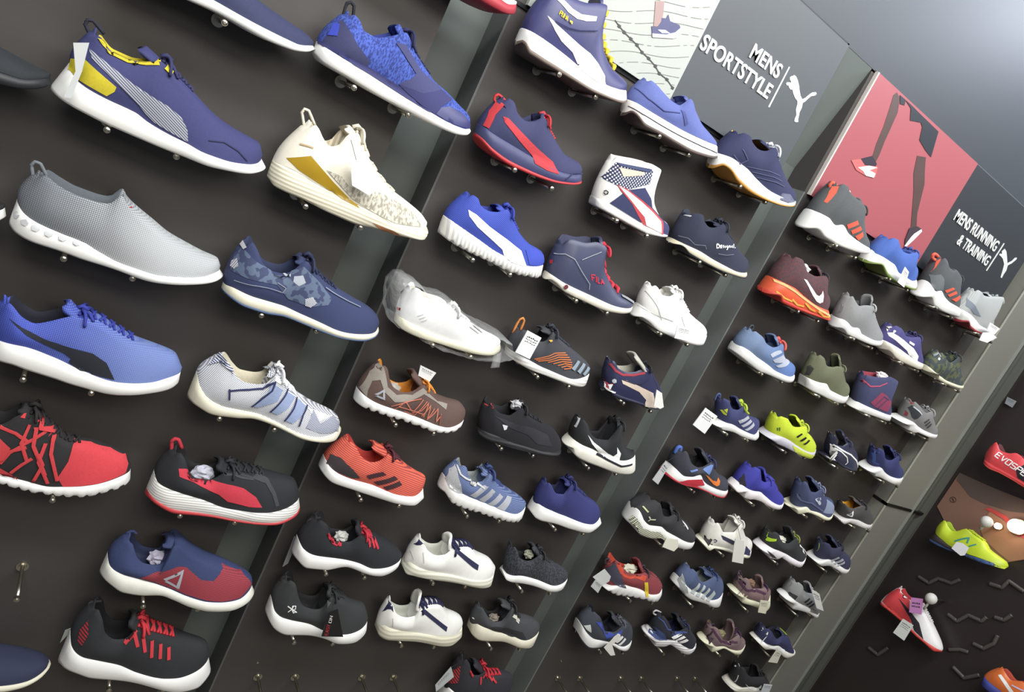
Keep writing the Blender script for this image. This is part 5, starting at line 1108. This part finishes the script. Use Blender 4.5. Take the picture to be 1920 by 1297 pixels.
s = shoe('lower mauve trainer with purple laces', 'near the bottom of the right bay', 'P',
     '72,762 100,852 170,922 230,912 300,902 380,932 440,932 522,852', '90,740 140,830 220,870 300,880 380,910 450,892 532,822',
     '155,650 200,672 235,722 270,788 315,798|395,712 460,762 510,812 530,832', mat((136, 110, 112)), mat((228, 226, 192), 'foam'), mat((110, 90, 60)), mat((80, 44, 84)), '370,600', 5, .6, None, '200,640',
     [('collar_line', mat((90, 50, 80)), '185,670 230,740 275,800 330,800 390,760', '.008'), ('heel_line', mat((60, 46, 58)), '120,760 190,700', '.004')], group=g3, loopm=mat((60, 46, 80)))
stuffing(s, 'olive wadding in the lower mauve trainer', (150, 140, 90), .26, .48, .016)
shoe('navy sneaker with broad white stripe and lime lace', 'in the right bay', 'P',
     '492,762 540,842 620,892 750,912 830,952 900,972 980,962 1017,890', '512,740 570,810 700,860 800,880 900,920 1008,902',
     '590,650 640,682 700,742 740,762 785,735|840,712 920,790 970,850 1012,880', mat((54, 58, 110)), mat((232, 230, 216), 'foam'), mat((30, 32, 40)), mat((160, 190, 60)), '810,685', 4, .6, None, None,
     [('side_stripe', WHITE, '570,740 610,745 750,830 900,880 890,920 770,870 650,800'), ('emblem', WHITE, '572,662 588,690 578,700', '.0035'), ('emblem', WHITE, '588,682 606,680', '.0035')], group=g3, bow=False)
shoe('black sneaker with white tick and white heel bar', 'at the bottom edge, right bay', 'q',
     '258,850 400,1105 600,1255 850,1290 1100,1295 1400,1205 1505,1050', '320,740 500,900 750,1050 1000,1100 1300,1122 1492,1000',
     '610,470 690,520 760,640 900,725 1040,725|1180,660 1270,780 1420,850 1498,950', mat((46, 46, 50)), mat((228, 226, 206), 'rib', (196, 194, 180), 2, 90), mat((36, 36, 40)), mat((50, 50, 54)), '1080,430', 5, .6, None, '600,450',
     [('side_tick', WHITE, '780,840 900,930 1020,960 1110,940 1200,870 1190,960 1120,1020 1040,1030 940,990 850,930'), ('heel_bar', mat((206, 206, 210)), '600,610 625,625 530,800 495,780')], group=g3, loopm=mat((196, 196, 200)))

# ---- football boots on the return wall
CORAL = mat((236, 72, 78), 'leather')
BT = dict(side='side', kind='football_boot', cat='boot', adj=False)
shoe('red football boot with white lettering', 'hanging at the right edge above the bronze poster', 'Y',
     '1342,700 1400,772 1520,822 1650,892 1750,952 1816,992 2050,1090 2250,1180 2335,1160', '1350,655 1450,732 1600,812 1750,902 1850,962 2100,1042 2330,1135',
     '1440,470 1500,462 1550,565 1640,592 1740,592|1816,642 1950,780 2100,900 2250,1020 2330,1100', CORAL, mat((222, 66, 70), 'rubber'), mat((110, 40, 46)), mat((196, 60, 64)), None, 5, .6, mat((222, 80, 60), 'rubber'), None,
     [('side_panel', mat((40, 34, 46)), '1720,790 1816,720 1960,830 1990,930 1850,950 1740,880')] + write('lettering', WHITE, 'Y', 'EVOSPEED', '1460,615', '1960,960', '1510,570', '.004'), bow=False, **BT)
shoe('neon yellow football boot with teal letter mark', 'in front of the bronze poster', 'X',
     '342,412 450,492 600,562 850,652 1000,712 1200,792 1330,822 1480,862 1527,840', '432,302 520,402 640,502 900,622 1100,692 1300,770 1450,842 1530,832',
     '550,120 600,142 640,222 700,292 800,292 870,268|950,268 1050,342 1180,442 1250,560 1400,672 1500,742 1530,802', mat((206, 230, 16), 'leather'), mat((46, 36, 40), 'rubber'), mat((170, 200, 20)), mat((190, 216, 20)), None, 5, .6, None, None,
     [('soleplate', mat((50, 100, 170), 'rubber'), '345,400 450,460 600,540 760,600 930,650 1100,700 1330,775 1320,815 1150,770 950,705 700,615 500,540 350,430'), ('toe', mat((206, 230, 16)), '1330,775 1450,842 1528,832 1480,862 1330,818'),
      ('letter_mark', mat((40, 160, 150)), '735,440 830,410 950,390 920,470', '.006'), ('letter_mark', mat((40, 160, 150)), '950,520 1060,490', '.005')], bow=False, **BT)
shoe('coral and white football boot with black side flash', 'hanging steeply on the return wall', 'Q',
     '282,432 340,492 460,592 590,722 680,802 780,892 862,900', '285,400 350,470 480,580 590,692 700,792 860,890',
     '462,248 492,332 560,392|660,420 710,502 760,602 820,722 868,842 878,880', mat((232, 230, 230), 'leather'), mat((226, 70, 60), 'rubber'), mat((206, 60, 66)), mat((226, 226, 226)), None, 5, .7, None, None,
     [('heel_panel', CORAL, '288,405 340,310 440,250 472,258 500,340 560,400 552,470 580,600 560,640 480,580 350,470'), ('side_flash', mat((44, 36, 46)), '440,368 560,500 650,620 692,780 600,692 565,580')], bow=False, **BT)
shoe('orange football boot with white stripe and blue sole', 'cut off at the bottom right corner', 'Q',
     '1267,1212 1330,1292 1450,1372 1650,1472 1900,1572 2100,1640 2200,1640', '1300,1132 1400,1250 1550,1352 1900,1502 2180,1620',
     '1452,1048 1490,1092 1560,1182 1620,1192|1690,1202 1790,1262 1930,1400 2080,1520 2180,1600', mat((240, 120, 46), 'leather'), mat((56, 70, 180), 'rubber'), mat((190, 70, 50)), mat((190, 190, 226)), None, 5, .6, None, None,
     [('side_stripe', WHITE, '1425,1130 1455,1125 1580,1297 1640,1380 1560,1330'), ('side_line', mat((206, 190, 226)), '1560,1230 1680,1290', '.005')], bow=False, **BT)
def knob(px, label, target):
    p = on_x(*px, 3.09); r = empty('boot_holder', (3.205, p.y, p.z)); tag_(r, label, 'holder')
    bm = bmesh.new(); bmesh.ops.create_uvsphere(bm, u_segments=20, v_segments=12, radius=.0215)
    me = bpy.data.meshes.new('ball'); bm.to_mesh(me); bm.free(); me.materials.append(mat((214, 214, 204), 'rubber'))
    for q in me.polygons: q.use_smooth = True
    o = bpy.data.objects.new('ball', me); COL.objects.link(o); o.parent = r; o.location = (-.115, 0, 0)
    mb = MB(); mb.tube([(.004, 0, -.002), (-.115, 0, 0)], .004, 8); mb.build('rod', PM2, r, True)
    t = on_x(*target, 3.10); mb = MB(); mb.tube([(-.112, 0, -.012), (t.x - 3.205, t.y - p.y, t.z - p.z)], .0045, 8); mb.build('neck', mat((206, 206, 196), 'rubber'), r, True)
PM2 = mat((196, 190, 172), 'metal', rough=.3)
knob((1850, 978), 'white ball knob above the neon yellow football boot', (1838, 992))
knob((1746, 1122), 'white ball knob beside the coral and white football boot', (1732, 1142))

# ================================================================== TAGS
TD = -.122
price_tag('white paper strip at the heel of the navy and yellow shoe', 'A', '412,240 502,240 462,400 400,552 360,545 425,400', TD, None, (200, 204, 204), False)
price_tag('white price tag on the cream and gold shoe', '0', '657,303 677,297 695,307 704,357 692,366 660,347', TD, '0 668,300 658,262', (246, 246, 246), False)
price_tag('white printed tag on the charcoal and orange shoe', '0', '989,619 1015,633 993,673 966,660', TD, '0 997,624 986,606')
price_tag('white tag sticking up from the brown and orange trainer', 'E', '685,757 773,800 735,850 672,815', -.065, None)
price_tag('white tag on the toe of the all white sneaker', 'K', '868,190 975,215 985,330 842,298', TD, 'K 930,205 905,120', (244, 244, 244))
price_tag('white tag at the toe of the navy racing shoe', 'K', '690,740 735,770 750,890 720,905 665,880', TD, 'K 705,745 650,600', (232, 232, 226), False)
price_tag('grey translucent strip behind the heel of the black red-laced sneaker', 'F', '275,420 300,430 240,572 208,592', -.03, None, (150, 154, 154), False)
price_tag('pale strip behind the heel of the lowest left bay sneaker', 'U', '590,812 640,690 862,600 840,640 680,720', -.03, None, (190, 196, 186), False)
price_tag('grey barcode tag at the heel of the bottom edge sneaker', 'W', '832,715 990,530 1018,630 840,780', -.085, 'W 985,540 1060,500', (190, 198, 198))
b = price_tag('black hanging tag on the plain charcoal sneaker', 'F', '428,982 470,850 520,830 550,985', TD, 'F 490,840 500,700', (30, 30, 32), False)
c = b.location; mb = MB()
for (m, word, o, rt, up) in ((mat((222, 40, 66)), 'EASY', '462,975', '477,912', '446,973'), (WHITE, 'ON', '482,905', '492,862', '468,903')):
    mb = MB(); o_, r_, u_ = [on_y(*P(a, 'F')[0], TD) for a in (o, rt, up)]
    for i, ch in enumerate(word):
        for stk in GLY[ch]:
            q = [tuple(map(float, t.split(','))) for t in stk.split()]; mb.tube([o_ + (r_ - o_) * ((i + x * .85) / len(word)) + (u_ - o_) * y - c - Vector((0, .0014, 0)) for x, y in q], .0006, 4)
    mb.build('lettering', m, b)
price_tag('white label tag on the first bright blue trainer', 'i', '1160,1002 1202,1060 1150,1230 1078,1172', TD, None, (240, 240, 236))
price_tag('white tag at the pillar, upper of the two', 'h', '1080,1065 1195,1140 1130,1212 1040,1150', TD, None, (240, 236, 236))
price_tag('white tag at the pillar, lower of the two', 'h', '990,1190 1100,1190 1160,1250 1040,1312 945,1280', TD, None, (240, 232, 234), False)
price_tag('white square tag at the heel of the lime laced trainer', '0', '1323,764 1345,780 1321,813 1299,796', -.10, '0 1330,769 1340,752')
price_tag('white barcode tag at the heel of the black and navy runner', 'j', '230,350 282,420 110,712 25,640', -.10, 'j 250,360 440,260', (196, 198, 200))
price_tag('cream tag below the net-patterned sole', 'm', '645,780 800,800 800,905 745,960 590,900', TD, None, (232, 230, 210), False)
price_tag('white and grey tag hanging from the white driving shoe', 'n', '570,572 680,600 690,720 670,912 520,882 548,660', TD, 'n 640,590 600,420', (232, 230, 220), False)
price_tag('silver square tag at the red flecked runner, upper', 'p', '480,300 552,390 530,452 440,500 335,400', -.10, 'p 480,300 500,230', (206, 210, 206), False)
price_tag('silver square tag at the red flecked runner, lower', 'p', '370,425 452,490 395,592 310,512', -.104, None, (196, 200, 196))
price_tag('cream tag on the upper mauve trainer', 'P', '660,392 748,405 710,525 635,512', TD, 'P 700,395 690,320', (232, 228, 200))
price_tag('long white tag on the light grey trainer', 'P', '1160,282 1240,330 1282,500 1212,470', TD, None, (232, 232, 226))
price_tag('white crossed tag on the dark blue-collared trainer', 'O', '905,860 1045,722 1075,755 985,832 1015,932 970,938', TD, None, (230, 230, 222), False)
price_tag('white tag under the navy sneaker with lime lace', 'P', '820,880 872,900 825,1012 738,1000', TD, None, (226, 226, 206))
price_tag('white tag on the bottom edge tick sneaker', 'q', '1270,850 1480,870 1400,1060 1180,1060', TD, 'q 1300,850 1250,760', (214, 218, 222))
price_tag('white diamond tag on the neon yellow boot', 'X', '760,450 850,470 945,540 880,655 820,662 682,548', 3.085, None, (232, 232, 236), False, side='side')
price_tag('pink square label on the coral and white boot', 'Q', '570,365 686,380 670,536 550,512', 3.085, None, (222, 140, 214), True, side='side', bars=((.3, .1), (.5, .1)))
price_tag('white tag hanging below the coral and white boot', 'Q', '490,575 592,640 500,792 392,712', 3.085, 'Q 540,600 590,520', (222, 226, 220), side='side')
price_tag('small grey tag on the dark return wall above red boot', '0', '1889,744 1906,752 1898,764 1884,756', 3.19, None, (140, 146, 150), side='side')

# ================================================================== CLEAR WRAP around the white trainer
gl = bpy.data.materials.new('clear_film'); gl.use_nodes = True; t = gl.node_tree; b_ = t.nodes['Principled BSDF']
b_.inputs['Base Color'].default_value = (.86, .88, .88, 1); b_.inputs['Roughness'].default_value = .18; b_.inputs['Alpha'].default_value = .26; b_.inputs['Specular IOR Level'].default_value = .9
nz = nd(t, 'ShaderNodeTexNoise'); nz.inputs['Scale'].default_value = 55; bp = nd(t, 'ShaderNodeBump'); bp.inputs['Strength'].default_value = .9; bp.inputs['Distance'].default_value = .004
tc = nd(t, 'ShaderNodeTexCoord'); t.links.new(tc.outputs['Object'], nz.inputs['Vector']); t.links.new(nz.outputs['Fac'], bp.inputs['Height']); t.links.new(bp.outputs[0], b_.inputs['Normal'])
q = [WRAP['fr'].plane(u, v, -.02) for u, v in P('500,450 505,350 520,290 560,250 610,255 660,280 720,350 830,375 870,400 900,445 1000,525 1100,565 1165,600 1172,680 1140,700 1090,712 1040,710 950,702 850,672 750,642 650,590 560,540 515,510', 'E')]
n = len(q); cx = sum(p[0] for p in q) / n; vv = []; ff = []; rings = [(-.062, .80), (-.056, .93), (-.03, 1.0), (0.0, 1.0), (.03, .97), (.050, .82)]
zc = lambda x: None
NB = 60; dense = []
for i in range(n):
    a_, c_ = Vector(q[i]), Vector(q[(i + 1) % n]); k = max(1, int((c_ - a_).length / .006)); dense += [a_.lerp(c_, j / k) for j in range(k)]
n = len(dense); ax0, ax1 = Vector((.03, .075)), Vector((.30, .035))
for (y, sc) in rings:
    for i, p in enumerate(dense):
        tt = max(0, min(1, (p - ax0).dot(ax1 - ax0) / (ax1 - ax0).length_squared)); a_ = ax0.lerp(ax1, tt); v = a_ + (p - a_) * sc
        d_ = noise.noise(Vector((v.x * 60, y * 60, v.y * 60))) * .0025
        vv.append((v.x + d_, y * (1.0 if v.x > .06 else .8) + d_, v.y + d_))
for k in range(len(rings) - 1):
    for i in range(n): ff.append((k * n + i, k * n + (i + 1) % n, (k + 1) * n + (i + 1) % n, (k + 1) * n + i))
bag = empty('plastic_wrap', WRAP['fr'].world()); tag_(bag, 'clear crumpled plastic film wrapped around a white trainer', 'wrapping')
obj('film', vv, ff, gl, bag)
q = [WRAP['fr'].plane(u, v, -.02) for u, v in P('1100,700 1145,690 1130,770 1085,778 1095,740', 'E')]
obj('film_tail', [(p[0], -.02 + .004 * (i % 2), p[1]) for i, p in enumerate(q)] + [(p[0], -.014, p[1]) for p in q], [(0, 1, 2, 3, 4), (5, 6, 7, 8, 9)] + [(i, (i + 1) % 5, (i + 1) % 5 + 5, i + 5) for i in range(5)], gl, bag)

# ================================================================== PEGS (each one a thing)
PM = mat((196, 190, 172), 'metal', rough=.3)
def make_peg():
    r = empty('display_peg', (0, 0, 0))
    mb = MB(); mb.tube([(0, .004, 0), (0, -PEG_Y + .004, 0)], PEG_R, 10); mb.build('rod', PM, r, True)
    mb = MB(); mb.tube([(0, .003, 0), (0, -.0025, 0)], .0115, 16); mb.tube([(0, -.002, 0), (0, -.0055, 0)], .0075, 12); mb.build('flange', PM, r)
    mb = MB(); mb.tube([(0, -PEG_Y + .006, 0), (0, -PEG_Y - .002, 0)], [.0052, .0052], 12); mb.tube([(0, -PEG_Y - .002, 0), (0, -PEG_Y - .0035, 0)], [.0044, .002], 12); mb.build('end_cap', PM, r)
    return r
proto = make_peg(); first = True
ORD = ['first', 'second', 'third', 'fourth', 'fifth', 'sixth', 'seventh', 'eighth']
BN = {1: 'left', 2: 'middle', 3: 'right'}
def in_view(x, y, z):
    v = RC.transposed() @ (Vector((x, y, z)) - CAM); u = 960 + FPX * v.x / -v.z; w = 648.5 - FPX * v.y / -v.z
    return -25 < u < 1945 and -25 < w < 1322
for b in BAYS:
    for ri, z in enumerate(ROWS[b]):
        for xi, x in enumerate(BAYS[b]):
            X, Z = x * K_, CAM.z + z * K_
            if not in_view(X, -.05, Z): continue
            if (b, ri, xi) in SKIP: continue
            own = None
            for (nm, x0, x1, zb, side) in SHOES:
                if side == 'wall' and x0 + .01 < X < x1 - .01 and abs(Z - zb) < .06: own = (nm, x0, x1)
            if first: r = proto; first = False
            else:
                r = proto.copy(); COL.objects.link(r)
                for ch in list(proto.children): c = ch.copy(); COL.objects.link(c); c.parent = r
            r.location = (X, 0, Z)
            if own:
                lab = 'peg under %s of %s' % ('heel' if X < (own[1] + own[2]) / 2 - .02 else 'toe' if X > own[2] - .075 else 'forefoot', own[0])
                ws = lab.split(); lab = ' '.join(ws[:16])
            else: lab = 'empty metal wall peg, %s from left, %s bay, %s' % (ORD[xi], BN[b], 'lowest row' if ri == len(ROWS[b]) - 1 else 'row %s from the top' % ORD[ri])
            tag_(r, lab, 'peg', 'display pegs in the %s bay' % BN[b])
for px, w in (((483, 1241), 'at the lower left of the middle bay'), ((1052, 1239), 'at the lower left of the right bay')):
    p = on_y(*px, 0); mb = MB(); mb.tube([(0, .002, 0), (0, -.003, 0)], [.0042, .0030], 12)
    o = mb.build('panel_screw', PM, None, False, (p.x, 0, p.z)); tag_(o, 'small metal screw in the dark panel ' + w, 'screw')
